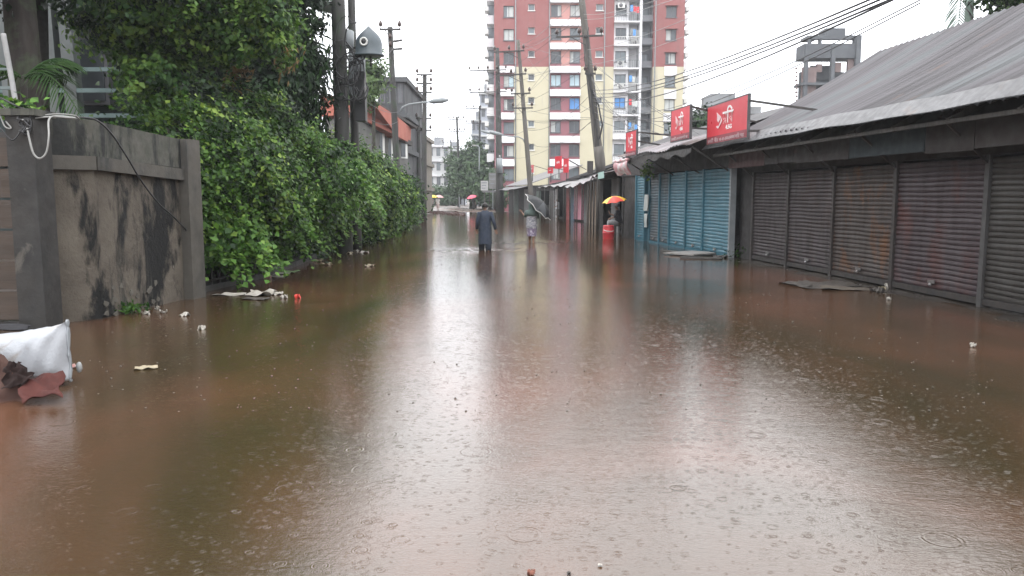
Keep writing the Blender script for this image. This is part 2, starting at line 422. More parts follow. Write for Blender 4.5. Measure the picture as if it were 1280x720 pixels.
m = bpy.data.materials.new('haze'); m.use_nodes = True; n_ = m.node_tree.nodes; n_.remove(n_['Principled BSDF'])
pv = n_.new('ShaderNodeVolumePrincipled'); pv.inputs['Color'].default_value = (.93, .96, 1, 1); pv.inputs['Density'].default_value = .00075; pv.inputs['Anisotropy'].default_value = .3
m.node_tree.links.new(pv.outputs[0], n_['Material Output'].inputs['Volume'])
hz = MB().box(-330, 330, -60, 480, -2.5, 52).build('haze', m); tag(hz, kind='stuff'); HAZE = hz

# ================================================================ ground, water, road
gm = PM('mud', (.1, .075, .06), (.07, .052, .042), .5, .6, .5, 8)
tag(MB().box(-320, 320, -50, 470, -1.2, -.32).build('ground', gm), kind='structure')
rm = PM('wet_road', (.15, .12, .105), (.09, .072, .062), .35, .3, .5, 12, stretch=(1, .35, 1), stain=(.2, .1, .07), sscale=.3, sat=(.52, .62))
def roadz(y): return -.25 if y < 70 else (-.25 + (y - 70) / 16 * .27 if y < 86 else .02 + (y - 86) * .0008)
rd = MB()
def rc_(y): return -1.2 if y < 45 else -1.2 - (y - 45) ** 1.25 * .055
rd.grid(lambda u, v: ((u - .5) * (15 if v < .3 else 13) + rc_(-5 + 255 * v), -5 + 255 * v, roadz(-5 + 255 * v) + .03 * math.sin(u * 9) * math.sin(v * 90)), 16, 90)
tag(rd.build('road', rm), kind='structure')

def watermat():
    m, ns, ln, b = mat('flood_water')
    tc = ns.new('ShaderNodeTexCoord'); vec = tc.outputs['Object']
    def mth(op, a, b_=None):
        n = N(ns, 'ShaderNodeMath', operation=op)
        for i, x in enumerate((a, b_)):
            if x is None: continue
            if hasattr(x, 'is_output'): ln.new(x, n.inputs[i])
            else: n.inputs[i].default_value = x
        return n.outputs[0]
    mp = ns.new('ShaderNodeMapping'); mp.inputs['Scale'].default_value = (1, .55, 1); ln.new(vec, mp.inputs[0])
    r = ramp(ns, [(.34, (.03, .024, .011)), (.5, (.06, .034, .018)), (.66, (.105, .048, .028))])
    ln.new(noise(ns, ln, mp.outputs[0], .32, 5, .55, .8), r.inputs[0])
    ln.new(r.outputs[0], b.inputs['Base Color'])
    b.inputs['Roughness'].default_value = .06; b.inputs['IOR'].default_value = 1.62
    def rings(scale, freq, off, wid, keep):
        mp = ns.new('ShaderNodeMapping'); mp.inputs['Location'].default_value = (off, off * .7, 0); ln.new(vec, mp.inputs[0])
        vo = ns.new('ShaderNodeTexVoronoi'); vo.voronoi_dimensions = '2D'; vo.inputs['Scale'].default_value = scale; ln.new(mp.outputs[0], vo.inputs['Vector'])
        sp = ns.new('ShaderNodeSeparateColor'); ln.new(vo.outputs['Color'], sp.inputs[0])
        rad = mth('ADD', mth('MULTIPLY', sp.outputs[0], .38), .04)
        x = mth('DIVIDE', mth('SUBTRACT', vo.outputs['Distance'], rad), wid)
        env = mth('EXPONENT', mth('MULTIPLY', mth('MULTIPLY', x, x), -1.))
        wave = mth('MULTIPLY', mth('SINE', mth('MULTIPLY', mth('SUBTRACT', vo.outputs['Distance'], rad), freq)), env)
        amp = mth('MULTIPLY', mth('SUBTRACT', 1.05, mth('MULTIPLY', sp.outputs[0], .95)), mth('GREATER_THAN', sp.outputs[1], keep))
        return mth('MULTIPLY', wave, mth('DIVIDE', amp, scale))
    h = mth('MULTIPLY', rings(6.2, 62, 0, .07, .55), .004)
    h = mth('ADD', h, mth('MULTIPLY', rings(10.5, 55, 3.7, .09, .5), .005))
    h = mth('ADD', h, mth('MULTIPLY', rings(17, 45, 9.1, .11, .5), .0055))
    h = mth('ADD', h, mth('MULTIPLY', rings(2.9, 80, 5.3, .05, .8), .0032))
    mp2 = ns.new('ShaderNodeMapping'); mp2.inputs['Scale'].default_value = (1, 1.7, 1); mp2.inputs['Rotation'].default_value = (0, 0, .3); ln.new(vec, mp2.inputs[0])
    h = mth('ADD', h, mth('MULTIPLY', noise(ns, ln, mp2.outputs[0], 26, 3, .55), WCHOP))
    h = mth('ADD', h, mth('MULTIPLY', noise(ns, ln, mp2.outputs[0], 5, 3, .5), .0016))
    h = mth('ADD', h, mth('MULTIPLY', noise(ns, ln, vec, .8, 2, .5), .004))
    h = mth('ADD', h, mth('MULTIPLY', noise(ns, ln, mp2.outputs[0], 75, 2, .6), .0008))
    sp_ = ns.new('ShaderNodeSeparateXYZ'); ln.new(vec, sp_.inputs[0]); mr = ns.new('ShaderNodeMapRange')     # ripples are weakened with distance so the far water mirrors the bright sky
    for i_, x_ in enumerate((4, 20, 1, .42)): mr.inputs[i_ + 1].default_value = x_
    ln.new(sp_.outputs[1], mr.inputs[0]); h = mth('MULTIPLY', h, mr.outputs[0])
    for (wx, wy) in WAKES:                                           # ripples spreading from the legs of the waders
        dn = N(ns, 'ShaderNodeVectorMath', operation='DISTANCE'); ln.new(vec, dn.inputs[0]); dn.inputs[1].default_value = (wx, wy, 0); dd = dn.outputs['Value']
        h = mth('ADD', h, mth('MULTIPLY', mth('MULTIPLY', mth('SINE', mth('MULTIPLY', dd, 21.)), mth('EXPONENT', mth('MULTIPLY', dd, -1.3))), .012))
    bp = ns.new('ShaderNodeBump'); bp.inputs['Strength'].default_value = 1; bp.inputs['Distance'].default_value = 1.
    ln.new(h, bp.inputs['Height']); ln.new(bp.outputs[0], b.inputs['Normal'])
    return m
WCHOP = .0013
WAKES = [tuple(G(606.5, 313))[:2], tuple(G(664.5, 303.5))[:2]]
wm = watermat()
tag(MB().grid(lambda u, v: ((u - .5) * 70, -6 + 96 * v, 0), 20, 30, smooth=False).build('water', wm), kind='structure')

# ================================================================ right side: long dark shed with roller shutters
SD = -.088; SX = lambda y: 8.266 + SD * y; EX = lambda y: 7.286 + SD * y
tdir = Vector((SD, 1, 0)).normalized(); ndir = Vector((-1, SD, 0)).normalized()   # along the row (away) and out to the street
Y0, Y1 = 2.6, 22.0
shed = thing('shop_building', 'long dark shop row with closed rusty roller shutters under a broad corrugated roof', 'shop', (SX(12) + 2.5, 12, 0))
plm = PM('wet_plinth', (.05, .042, .035), (.03, .026, .022), 1.2, .25, .5, 14, stretch=(1, .5, 1))
pav = MB()
def kerbx(y): return 5.62 - (y - 8.7) * .083 if y < 21 else 5.62 - 12.3 * .083 - (y - 21) * .11
pav.grid(lambda u, v: (kerbx(2 + 19.5 * v) + (SX(2 + 19.5 * v) + .1 - kerbx(2 + 19.5 * v)) * u, 2 + 19.5 * v,
    -.03 + .06 * u ** 3 + (.035 if u < 0 else 0) + .008 * math.sin(v * 37 + u * 5) + .006 * math.sin(v * 113)), 24, 120)
tag(pav.build('pavement', plm), kind='structure')
rise, run = 2.68, 4.9; outn = ndir
# back, side and lintel walls
mb = MB()
def sbox(mb, ya, yb, d0, d1, z0, z1, mi=0, X=SX):
    "box along the row between distances ya..yb, d0..d1 metres out from the shutter line (negative = inwards)"
    a, b = V(X(ya), ya, 0), V(X(yb), yb, 0); c = (a + b) / 2 + ndir * (d0 + d1) / 2; c.z = (z0 + z1) / 2
    mb.obox(c, (b - a) / 2, ndir * (d1 - d0) / 2, (0, 0, (z1 - z0) / 2), mi); return mb
sbox(mb, Y0, Y1, -.32, .05, 2.32, 3.36); sbox(mb, Y0, Y1, -9.2, -9.0, 0, 2.9); sbox(mb, 21.9, 22.1, -9, -.35, 0, 2.95); sbox(mb, Y0, Y0 + .2, -9, -.35, 0, 2.95)
sbox(mb, 21.25, 21.95, -.3, .04, -.1, 2.318)
for ya in (22.02, Y0 + .1):
    e0 = V(EX(ya), ya, 2.96) - outn * 1.2; mb.prism([e0, e0 + V(0, 0, .5), V(EX(ya), ya, 2.9 + rise) - outn * run, V(EX(ya), ya, 2.96) - outn * (2 * run - .6)], (0, .1, 0))
mb.build('wall', MATS['shop_wall'], shed)
fl = MB(); sbox(fl, Y0, Y1, -9, -.36, -.05, .06); fl.build('floor_slab', MATS['shop_wall'], shed)
def ruststeel(name, c, c2, st, sat, sc=.55):
    return PM(name, c, c2, 2.2, .5, .25, 30, metal=0, spec=.2, stretch=(1.6, 1.6, .35), stain=st, sscale=sc, sat=sat, sstretch=(1.3, 1.3, .6))
SHM = [ruststeel('shutter_steel_plain', (.056, .047, .049), (.03, .023, .024), (.042, .021, .014), (.5, .66)),
       ruststeel('shutter_steel_rust', (.056, .046, .042), (.032, .024, .022), (.1, .045, .02), (.5, .6), 1.3),
       ruststeel('shutter_steel_purple', (.056, .045, .049), (.036, .025, .028), (.066, .029, .027), (.5, .64), 1.1),
       ruststeel('shutter_steel_green', (.05, .046, .042), (.03, .027, .025), (.03, .034, .025), (.5, .62))]
def shutter(pa, pb, nrm, z0, z1, material, parent, slat=.085, name='shutter', lab=None, bar=None):
    mb = MB(); ns_ = int((z1 - z0) / slat); pa, pb = Vector(pa), Vector(pb); prof = [(0, .0), (.18, .014), (.5, .021), (.82, .014)]
    rows = []
    for i in range(ns_):
        for t, d in prof: rows.append((z0 + (i + t) * slat, d))
    rows.append((z0 + ns_ * slat, 0))
    nu = 6; rn = random.Random(int(pa.y * 100))
    wob = [rn.uniform(-.007, .007) for _ in range(nu + 1)]; sag_ = [rn.gauss(0, .0035) for _ in range(len(rows))]
    vs = [pa + (pb - pa) * (i / nu) + nrm * (d + wob[i] * math.sin(z * 3 + i)) + V(0, 0, z + sag_[rows.index((z, d))] * math.sin(i * 1.05) + .005 * math.sin(i * 1.7 + z * 4)) for z, d in rows for i in range(nu + 1)]
    fs = [(j * (nu + 1) + i, j * (nu + 1) + i + 1, (j + 1) * (nu + 1) + i + 1, (j + 1) * (nu + 1) + i) for j in range(len(rows) - 1) for i in range(nu)]
    mb.add(vs, fs, 0, False); o = mb.build(name, material, parent)
    if lab: o['label'] = lab
    b = MB(); b.beam(pa + V(0, 0, z0 - .05) + nrm * .01, pb + V(0, 0, z0 - .05) + nrm * .01, .05, .1); b.build('bottom_bar', bar or MATS['dark_metal'], o)
    b = MB(); c_ = pa + (pb - pa) * .5 + nrm * .045 + V(0, 0, z0 + .12); b.obox(c_, (pb - pa).normalized() * .09, nrm * .012, (0, 0, .025)); b.ball(c_ + nrm * .02 + V(0, 0, -.05), .03, 8); b.build('lock', MATS['steel'], o)
    return o
edges = [21.25, 19.1, 16.9, 14.6, 12.15, 9.8, 7.5, 5.2, 2.9]
labs = ['bluish grey shutter', 'blue grey shutter with rust along the slats', 'shutter with an orange rust patch', 'purple grey shutter with faded red stains', 'greenish grey shutter', None, None, None]
for i in range(8):
    yb, ya = edges[i] - .055, edges[i + 1] + .055
    shutter((SX(yb), yb, 0), (SX(ya), ya, 0), ndir, .15, 2.3, SHM[(0, 0, 1, 2, 3, 0, 1, 2)[i]], shed, lab=labs[i])
for y in edges:
    p = MB(); sbox(p, y - .05, y + .05, -.1, .06, -.1, 2.317); p.build('shutter_post', MATS['post_grey'] if y == 12.15 else MATS['dark_metal'], shed)
# roof of corrugated sheets
def corrugated(name, fn, L, W, material, parent, pitch=.15, amp=.018, nv=10, thick=.006):
    "fn(u along ridge, v up slope) -> point, unit normal"
    mb = MB(); nu = int(L / pitch) * 4
    rn = random.Random(3)
    lift = [rn.uniform(-.012, .012) for _ in range(nu // 24 + 2)]
    def g(u, v):
        p, n = fn(u, v); return p + n * (amp * math.sin(u * nu / 4 * 2 * math.pi) + lift[int(u * nu) // 24] * (1 - v))
    mb.grid(g, nu, nv); return mb.build(name, material, parent)
def roofmat():
    m, ns, ln, b = mat('corrugated_iron')
    tc = ns.new('ShaderNodeTexCoord'); m1 = ns.new('ShaderNodeMapping'); m1.inputs['Rotation'].default_value = (0, 0, -math.atan(SD) * -1); ln.new(tc.outputs['Object'], m1.inputs[0])
    def st(sc): q = ns.new('ShaderNodeMapping'); q.inputs['Scale'].default_value = sc; ln.new(m1.outputs[0], q.inputs[0]); return q.outputs[0]
    r = ramp(ns, [(.36, (.062, .056, .063)), (.5, (.085, .079, .087)), (.62, (.092, .1, .106))]); ln.new(noise(ns, ln, st((.1, .8, .1)), 1., 5, .6), r.inputs[0])
    r2 = ramp(ns, [(.36, (.38, .37, .375)), (.52, (1, 1, 1))]); ln.new(noise(ns, ln, st((.12, 7, .12)), 1., 4, .65), r2.inputs[0])
    col = mixc(ns, ln, 1., r.outputs[0], r2.outputs[0], 'MULTIPLY')
    r3 = ramp(ns, [(.6, (0, 0, 0)), (.72, (1, 1, 1))]); ln.new(noise(ns, ln, st((.5, 1, .5)), 1.4, 6, .65), r3.inputs[0])
    ln.new(mixc(ns, ln, r3.outputs[0], col, (.085, .06, .054)), b.inputs['Base Color'])
    b.inputs['Roughness'].default_value = .5; b.inputs['Specular IOR Level'].default_value = .3; return m
rfm = roofmat()
rise, run = 2.68, 4.9; outn = ndir
def roof_fn(u, v):
    y = Y1 + .35 + (Y0 - Y1 - 1.2) * u; sag = .07 * math.sin(u * 9) * (1 - v) + .03 * math.sin(u * 31) * (1 - v)
    p = V(EX(y), y, 3.0 - .0 * u + sag * .6) - outn * run * v; p.z += rise * v - .12 * math.sin(math.pi * v)
    n = (V(0, 0, run) + outn * rise).normalized(); return p, n
corrugated('roof', roof_fn, Y1 - Y0 + 1.5, 5.6, rfm, shed, .26, .04)
def roof_back(u, v):
    y = Y1 + .35 + (Y0 - Y1 - 1.2) * u
    p = V(EX(y), y, 3.0 + rise) - outn * run * (1 + v); p.z -= rise * v * .99; return p, (V(0, 0, run) - outn * rise).normalized()
corrugated('back_roof', roof_back, Y1 - Y0 + 1.5, 5.6, rfm, shed)
mb = MB()
def fl_(u, v):
    y = Y1 + .4 + (Y0 - Y1 - 1.3) * u; wv = .006 * math.sin(u * 23) + .008 * math.sin(u * 57 + 1) + .02 * math.sin(u * 9)
    a = V(EX(y), y, 3.12 + wv) - outn * .18; a.z += .1
    b = V(EX(y), y, 2.965 + wv) + outn * (.08 + .015 * math.sin(u * 41))
    return a + (b - a) * v
mb.grid(fl_, 90, 3); mb.grid(lambda u, v: fl_(1 - u, v) - V(0, 0, .012), 90, 3); mb.build('eave_flashing', MATS['galv'], shed)
mb = MB()
for k in range(14):
    ya = Y1 - k * 1.45; mb.beam(V(EX(ya), ya, 2.78) - outn * .12, V(EX(ya), ya, 2.74 + rise * .97) - outn * run * .97, .06, .1)
for v_ in (.03, .3, .6, .9):
    mb.beam(V(EX(Y1), Y1, 2.72 + rise * v_ - .02) - outn * run * v_, V(EX(Y0), Y0, 2.72 + rise * v_ - .02) - outn * run * v_, .06, .06)
mb.build('rafters', MATS['dark_wood'], shed)
rn = random.Random(5); y = Y1 - .2; cols = [MATS['shade_board'], PM('board_teal', (.01, .018, .021), rough=.8), PM('board_red', (.045, .014, .012), rough=.8), PM('board_brown', (.022, .016, .014), rough=.8)]
while y > Y0 + 1:
    L = rn.choice((.8, 1.2, 2.4, 2.4)); L = min(L, y - Y0)
    b = MB(); sbox(b, y - L + .02, y, .5, .525, 2.42 + rn.uniform(-.06, .03), 2.86, X=SX); b.build('fascia_board', cols[rn.choice((0, 0, 0, 3, 1, 2))], shed); y -= L
for ya in edges:
    mb = MB(); mb.beam(V(SX(ya), ya, 2.2) + outn * .05, V(SX(ya), ya, 2.88) + outn * .85, .04, .04); mb.build('eave_bracket', MATS['dark_metal'], shed)
# ================================================================ blue shutter shops
BD = -.122; BX = lambda y: 8.73 + BD * y; bt = Vector((BD, 1, 0)).normalized(); bn = Vector((-1, BD, 0)).normalized()
def bbox(mb, ya, yb, d0, d1, z0, z1, mi=0):
    a, b = V(BX(ya), ya, 0), V(BX(yb), yb, 0); c = (a + b) / 2 + bn * (d0 + d1) / 2; c.z = (z0 + z1) / 2
    mb.obox(c, (b - a) / 2, bn * (d1 - d0) / 2, (0, 0, (z1 - z0) / 2), mi); return mb
blue = thing('shop_building', 'low shop row with teal blue roller shutters and a ragged tin awning', 'shop', (BX(27) + 2, 27, 0))
mb = MB(); bbox(mb, 22.05, 33.4, -.3, .05, 2.5, 3.5); bbox(mb, 22.05, 33.4, -6.1, -5.9, -.1, 3.4); bbox(mb, 33.4, 33.6, -6, .05, -.1, 3.4); bbox(mb, 22.06, 22.25, -6, -.31, -.1, 3.4)
bbox(mb, 31.5, 33.4, -.25, 0, -.1, 2.495); mb.build('wall', MATS['shop_wall'], blue)
bm_ = [PM('shutter_blue', (.038, .13, .175), (.045, .15, .205), 1.3, .45, .2, 30, stain=(.03, .09, .115), sscale=.8, sat=(.52, .68)),
       PM('shutter_faded', (.075, .085, .09), (.052, .072, .085), 1.3, .55, .2, 30, stain=(.028, .08, .11), sscale=.6, sat=(.45, .6))]
for (yb, ya, k, lab) in ((24.2, 22.1, 0, None), (25.75, 24.2, 0, None), (27.4, 25.75, 0, None), (28.5, 27.4, 1, 'narrow faded grey blue shutter'), (29.7, 28.5, 1, 'narrow faded grey blue shutter'), (31.5, 30.35, 0, 'narrow teal shutter beside the open doorway')):
    shutter((BX(yb - .06), yb - .06, 0), (BX(ya + .06), ya + .06, 0), bn, .07, 2.48, bm_[k], blue, slat=.1, lab=lab, bar=bm_[0])
for y in (22.1, 24.2, 25.75, 27.4, 28.5, 29.7, 30.35, 31.5):
    p = MB(); bbox(p, y - .055, y + .055, -.1, .06, -.1, 2.495); p.build('shutter_post', MATS['grey_paint'] if y == 22.1 else bm_[0], blue)
mb = MB(); bbox(mb, 22.06, 33.5, -6, -.32, -.1, .05); mb.build('floor_slab', MATS['shop_wall'], blue)
mb = MB()
mb.add([V(BX(22.0), 22.0, 3.5) + bn * .1, V(BX(33.6), 33.6, 3.5) + bn * .1, V(BX(33.6), 33.6, 4.5) - bn * 3, V(BX(22), 22., 4.5) - bn * 3, V(BX(33.6), 33.6, 3.5) - bn * 6.1, V(BX(22), 22., 3.5) - bn * 6.1], [(0, 1, 2, 3), (3, 2, 4, 5)])
mb.build('roof', PM('old_roof', (.035, .033, .035), (.022, .02, .022), 1, .7, .4), blue)
awm = PM('awning_tin', (.27, .25, .265), (.15, .13, .14), 1.5, .5, .3, 20, metal=.2, stretch=(.3, 2, .3), stain=(.1, .07, .06), sscale=1., sat=(.5, .62))
def aw(u, v):
    y = 22.2 + 7.6 * u; s = .05 * math.sin(u * 14)
    return V(BX(y), y, 3.5 + (3.08 + s - 3.5) * v) + bn * (.1 + 1.12 * v + .03 * math.sin(u * 40)), V(0, 0, 1)
o = corrugated('awning', lambda u, v: aw(u, v), 7.6, 1.2, awm, blue, .2, .022, 4)
mb = MB()
for y in (22.3, 24.6, 27, 29.5): mb.beam(V(BX(y), y, 2.4) + bn * .05, V(BX(y), y, 3.03) + bn * 1.1, .04, .04)
mb.grid(lambda u, v: V(BX(22.2 + 8 * u), 22.2 + 8 * u, 3.0 - v * (.12 + .1 * math.sin(u * 19) ** 2)) + bn * 1.16, 60, 2)
mb.build('awning_frame', MATS['dark_metal'], blue)
# hanging things in the doorway
mb = MB(); mb.box(0, 0, 0, 0, 0, 0) if 0 else None
y = 30.02; p = V(BX(y), y, 0) + bn * .02
def cloth(mb, p, d, w_, h, n, amp=.03, seed=0):
    "hanging cloth with folds, doubled for thickness"
    p, d, n = Vector(p), Vector(d).normalized(), Vector(n)
    for sgn in (1, -1):
        mb.grid(lambda u, v: p + d * w_ * (u if sgn > 0 else 1 - u) + n * (amp * math.sin((u if sgn > 0 else 1 - u) * 11 + v * 2 + seed) * (.3 + v) + (.006 if sgn > 0 else -.006)) - V(0, 0, h * v), 14, 8)
    return mb
tag(cloth(MB(), p + V(0, 0, 1.75) + bn * .1, -bt, .42, .6, bn).build('hanging_cloth', MATS['curtain']), 'white cloth hanging in the dark doorway between faded blue shutters, the upper one', 'cloth')
tag(cloth(MB(), p + V(0, 0, 1.05) + bn * .1, -bt, .4, .5, bn, seed=2).build('hanging_cloth', MATS['curtain']), 'white cloth hanging low in the dark doorway between faded blue shutters', 'cloth')
# ---------------------------------------------------------------- red signs
def sign(name, label, p0, p1, h, braces, big=True, extra=None, group=None, two=True):
    "p0 far lower corner, p1 near lower corner"
    p0, p1 = Vector(p0), Vector(p1); ux = (p1 - p0).normalized(); uz = V(0, 0, 1); n = ux.cross(uz); L = (p1 - p0).length
    t = thing('shop_sign', label, 'sign', (p0 + p1) / 2, group)
    mb = MB(); mb.obox((p0 + p1) / 2 + uz * h / 2, ux * L / 2, n * .03, uz * h / 2); mb.build('panel', MATS['red_sign'], t)
    mb = MB(); e = .025
    for a, b in ((p0, p1), (p0 + uz * h, p1 + uz * h)): mb.beam(a - ux * e, b + ux * e, .07, .03)
    for a in (p0, p1): mb.beam(a, a + uz * h, .07, .035)
    mb.build('frame', MATS['galv'], t)
    mb = MB(); mb.obox((p0 + p1) / 2 + uz * h * .11 + n * .034, ux * L * .485, n * .004, uz * h * .085); st = mb.build('strip', MATS['maroon_strip'], t)
    f = p0 + n * .036
    if big: text('strip_lettering', 'রনারী  বীর  ও এ এনএককালির ঘর', f + ux * L * .04 + uz * h * .035 + n * .004, ux, uz, L * .9, h * .12, MATS['pale_letter'], st, .012)
    else: text('strip_lettering', 'রকমরী এনএককালির ঘর', f + ux * L * .06 + uz * h * .035 + n * .004, ux, uz, L * .86, h * .11, MATS['pale_letter'], st, .012)
    text('lettering', 'রিব', f + ux * L * .42 + uz * h * .46, ux, uz, L * .26, h * .42, MATS['white_letter'], t, .022)
    text('subtitle_lettering', '4.5G', f + ux * L * .5 + uz * h * .3, ux, uz, L * .15, h * .11, MATS['white_letter'], t, .03)
    def q(x, z): return f + ux * L * (.255 + (x - .29) * 1.2) + uz * h * (.36 + (z - .38) * 1.13)
    lg = MB()
    for pl in (((.30, .76), (.40, .63), (.37, .58), (.31, .67)), ((.31, .66), (.37, .575), (.34, .52), (.31, .585)), ((.40, .62), (.42, .54), (.34, .38), (.29, .44), (.315, .455), (.345, .43), (.385, .53))):
        lg.prism([q(*a) for a in pl], n * .006)
    lg.build('logo', PM('logo_white', (.75, .62, .63), (.7, .5, .52), 3, .5), t)
    for a, b in braces:
        mb = MB(); mb.beam(a, b, .05, .05); mb.build('brace', MATS['dark_metal'], t)
    return t
def onE(px, off=.06, h=0): # eave line of the dark shed
    y = (7.286 - off) / ((px - 640) / 1000 / (1 + .12 * .18) + .088); return V(EX(y) - off, y, h)
def onA(px, off=1.25, h=0): # awning edge line of the blue shops
    y = (8.73 - off) / ((px - 640) / 1000 / (1 + .12 * .18) + .122); return V(BX(y) - off, y, h)
a, b = onE(886.5), onE(937); a.z = P(886, 180, a.y).z; b.z = P(937, 173.5, b.y).z; a.z = b.z = (a.z + b.z) / 2
h1 = P(937, 117.5, b.y).z - b.z
sign('shop_sign', 'large red phone shop sign with white Bengali letters at the shed roof end', a, b, h1,
     [(b + V(0, 0, h1 * .85), b + V(1.5, -.6, .55)), (a + V(0, 0, h1 * .8), a + V(1.6, .2, .6)), (b + V(0, 0, .15), b + V(.9, -.2, .15))])
a, b = onA(841), onA(864.5); z = P(841, 178, a.y).z; a.z = b.z = z; h2 = P(864, 131, b.y).z - z
sign('shop_sign', 'middle red phone sign with white Bengali letters above the striped tin awning', a, b, h2, [(b + V(0, 0, h2 * .95), b + V(1.6, .3, .5)), (a + V(0, 0, h2 * .5), a + V(1.2, .3, .4))], False)
a, b = onA(784.5), onA(797.5); z = P(790, 195, (a.y + b.y) / 2).z; a.z = b.z = z; h3 = P(797.5, 162, b.y).z - z
sign('shop_sign', 'narrow red phone sign with white letters beside the leaning grey pole', a, b, h3, [(b + V(0, 0, h3 * .9), b + V(2.6, .4, .55)), (b + V(0, 0, h3 * .55), b + V(2.4, .4, .1))], False)
# rolled banner, green plate, hanging plant
y = 28.3; p = V(BX(y), y, 2.86) + bn * 1.2
bnm = PM('banner_pink', (.5, .13, .16), (.55, .42, .42), 4, .6, .2, 20, stain=(.6, .55, .55), sscale=2.5, sat=(.5, .55))
mb = MB(); pts = []
for sgn in (1, -1):
    mb.grid(lambda u, v: p + bt * 1.9 * (u if sgn > 0 else 1 - u) + bn * (.1 * math.sin(v * 4)) + V(0, 0, .12 - .5 * v + .04 * math.sin(u * 8 + v * 3) + .004 * sgn), 20, 10)
mb.tube([p + bt * i * .24 + bn * .04 + V(0, 0, .1 + .015 * math.sin(i * 2)) for i in range(9)], .06, 10)
tag(mb.build('banner', bnm), 'sagging pink printed banner rolled under the end of the tin awning', 'banner')
# ================================================================ farther shops on the right
RPT = [(31, 4.95), (33.6, 4.75), (40, 5.0), (48, 4.85), (54, 4.6), (58, 3.9), (66, 3.3), (74, 2.0), (80, .9), (88, -.7), (100, -3.2), (140, -9)]
def RX(y):
    for (a, xa), (b, xb) in zip(RPT, RPT[1:]):
        if y <= b: return xa + (xb - xa) * (y - a) / (b - a)
    return RPT[-1][1]
pnl = dict(tan=MATS['wood_tan'], pink=PM('panel_pink', (.7, .2, .33), (.75, .5, .56), 7, .7, stretch=(3, 3, .6)), blue=PM('panel_blue', (.09, .16, .22), (.07, .12, .17), 3, .6),
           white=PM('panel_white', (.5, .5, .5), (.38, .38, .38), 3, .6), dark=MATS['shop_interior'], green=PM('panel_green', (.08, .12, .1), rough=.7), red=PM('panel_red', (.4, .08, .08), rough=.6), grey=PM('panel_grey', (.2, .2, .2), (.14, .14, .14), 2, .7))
awl = PM('awning_light', (.27, .27, .27), (.18, .175, .175), 2, .5, .2, metal=.2); roofd = PM('tarred_roof', (.022, .021, .022), (.012, .012, .013), 1.2, .9, .4, spec=.1)
roofl = PM('tin_roof_grey', (.2, .2, .21), (.14, .135, .14), 1, .5, .3, stretch=(.2, 2, .2))
def stall(ya, yb, label, panels, h=2.7, over=1.1, aw=None, aws=.35, depth=3.5, roofm=None, rise=.5, gap=0):
    a, b = V(RX(ya), ya, 0), V(RX(yb), yb, 0); d = (b - a).normalized(); n = V(-d.y, d.x, 0)
    L = (b - a).length; t = thing('market_stall', label, 'market stall', (a + b) / 2, 'small shops along the right side')
    def bx(mb, s0, s1, d0, d1, z0, z1): mb.obox(a + d * (s0 + s1) / 2 + n * (d0 + d1) / 2 + V(0, 0, (z0 + z1) / 2), d * (s1 - s0) / 2, n * (d1 - d0) / 2, (0, 0, (z1 - z0) / 2)); return mb
    mb = MB(); bx(mb, 0, L, -depth, -depth + .12, -.1, h); bx(mb, 0, .12, -depth + .121, -.05, -.1, h); bx(mb, L - .12, L, -depth + .121, -.05, -.1, h); bx(mb, 0, L, -.12, .02, h - .35, h)
    mb.build('wall', MATS['shop_wall'], t)
    mb = MB(); r0 = a - d * .15 + n * .25; r1 = b + d * .15 + n * .25
    q = [r0 + V(0, 0, h + .02), r1 + V(0, 0, h + .02), r1 - n * (depth + .4) + V(0, 0, h + rise), r0 - n * (depth + .4) + V(0, 0, h + rise)]
    mb.prism(q, (0, 0, .07)); mb.build('roof', roofm or roofd, t)
    if aw:
        corrugated('awning', lambda u, v: (r0 + (r1 - r0) * u - n * .2 + n * over * v + V(0, 0, h - .05 - aws * v + .05 * math.sin(u * 12 + ya) * v), V(0, 0, 1)), L, over, aw, t, .25, .02, 3)
        for s in (.05, .5, .95):
            mb = MB(); e = r0 + (r1 - r0) * s + n * (over - .28); mb.tube([e + V(0, 0, -.2), e + V(0, 0, h - .1 - aws)], .04, 6); mb.build('awning_post', MATS['dark_wood'], t)
    s = 0; tot = sum(w_ for w_, _ in panels)
    for i, (w_, k) in enumerate(panels):
        w2 = w_ / tot * L
        if k:
            mb = MB(); bx(mb, s + .05, s + w2 - .05, -.1, -.03, -.05 if k not in ('pink',) else .12, h - .36)
            for z in (.5, 1.1, 1.7): bx(mb, s + .05, s + w2 - .05, -.03, -.005, z, z + .05)
            mb.build('front_panel', pnl[k], t)
        s += w2
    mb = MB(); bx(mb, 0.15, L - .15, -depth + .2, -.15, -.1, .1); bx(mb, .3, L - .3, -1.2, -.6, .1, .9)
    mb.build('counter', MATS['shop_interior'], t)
    return t
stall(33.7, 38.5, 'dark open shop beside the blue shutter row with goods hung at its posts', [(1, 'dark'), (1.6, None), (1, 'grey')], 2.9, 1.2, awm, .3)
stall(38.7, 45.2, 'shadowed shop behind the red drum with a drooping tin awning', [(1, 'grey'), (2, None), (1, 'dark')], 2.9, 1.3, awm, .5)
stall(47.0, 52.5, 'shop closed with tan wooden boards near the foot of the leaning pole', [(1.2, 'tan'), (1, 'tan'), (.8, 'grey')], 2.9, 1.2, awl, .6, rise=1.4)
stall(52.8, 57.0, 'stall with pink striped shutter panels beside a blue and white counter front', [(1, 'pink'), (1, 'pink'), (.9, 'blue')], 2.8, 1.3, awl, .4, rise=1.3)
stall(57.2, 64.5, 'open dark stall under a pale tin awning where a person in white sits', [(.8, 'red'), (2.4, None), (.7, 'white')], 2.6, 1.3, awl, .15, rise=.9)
stall(64.8, 73, 'far low stall with tarred roof behind the black umbrella', [(1, 'grey'), (2, None), (1, 'green')], 2.5, 1.0, None)
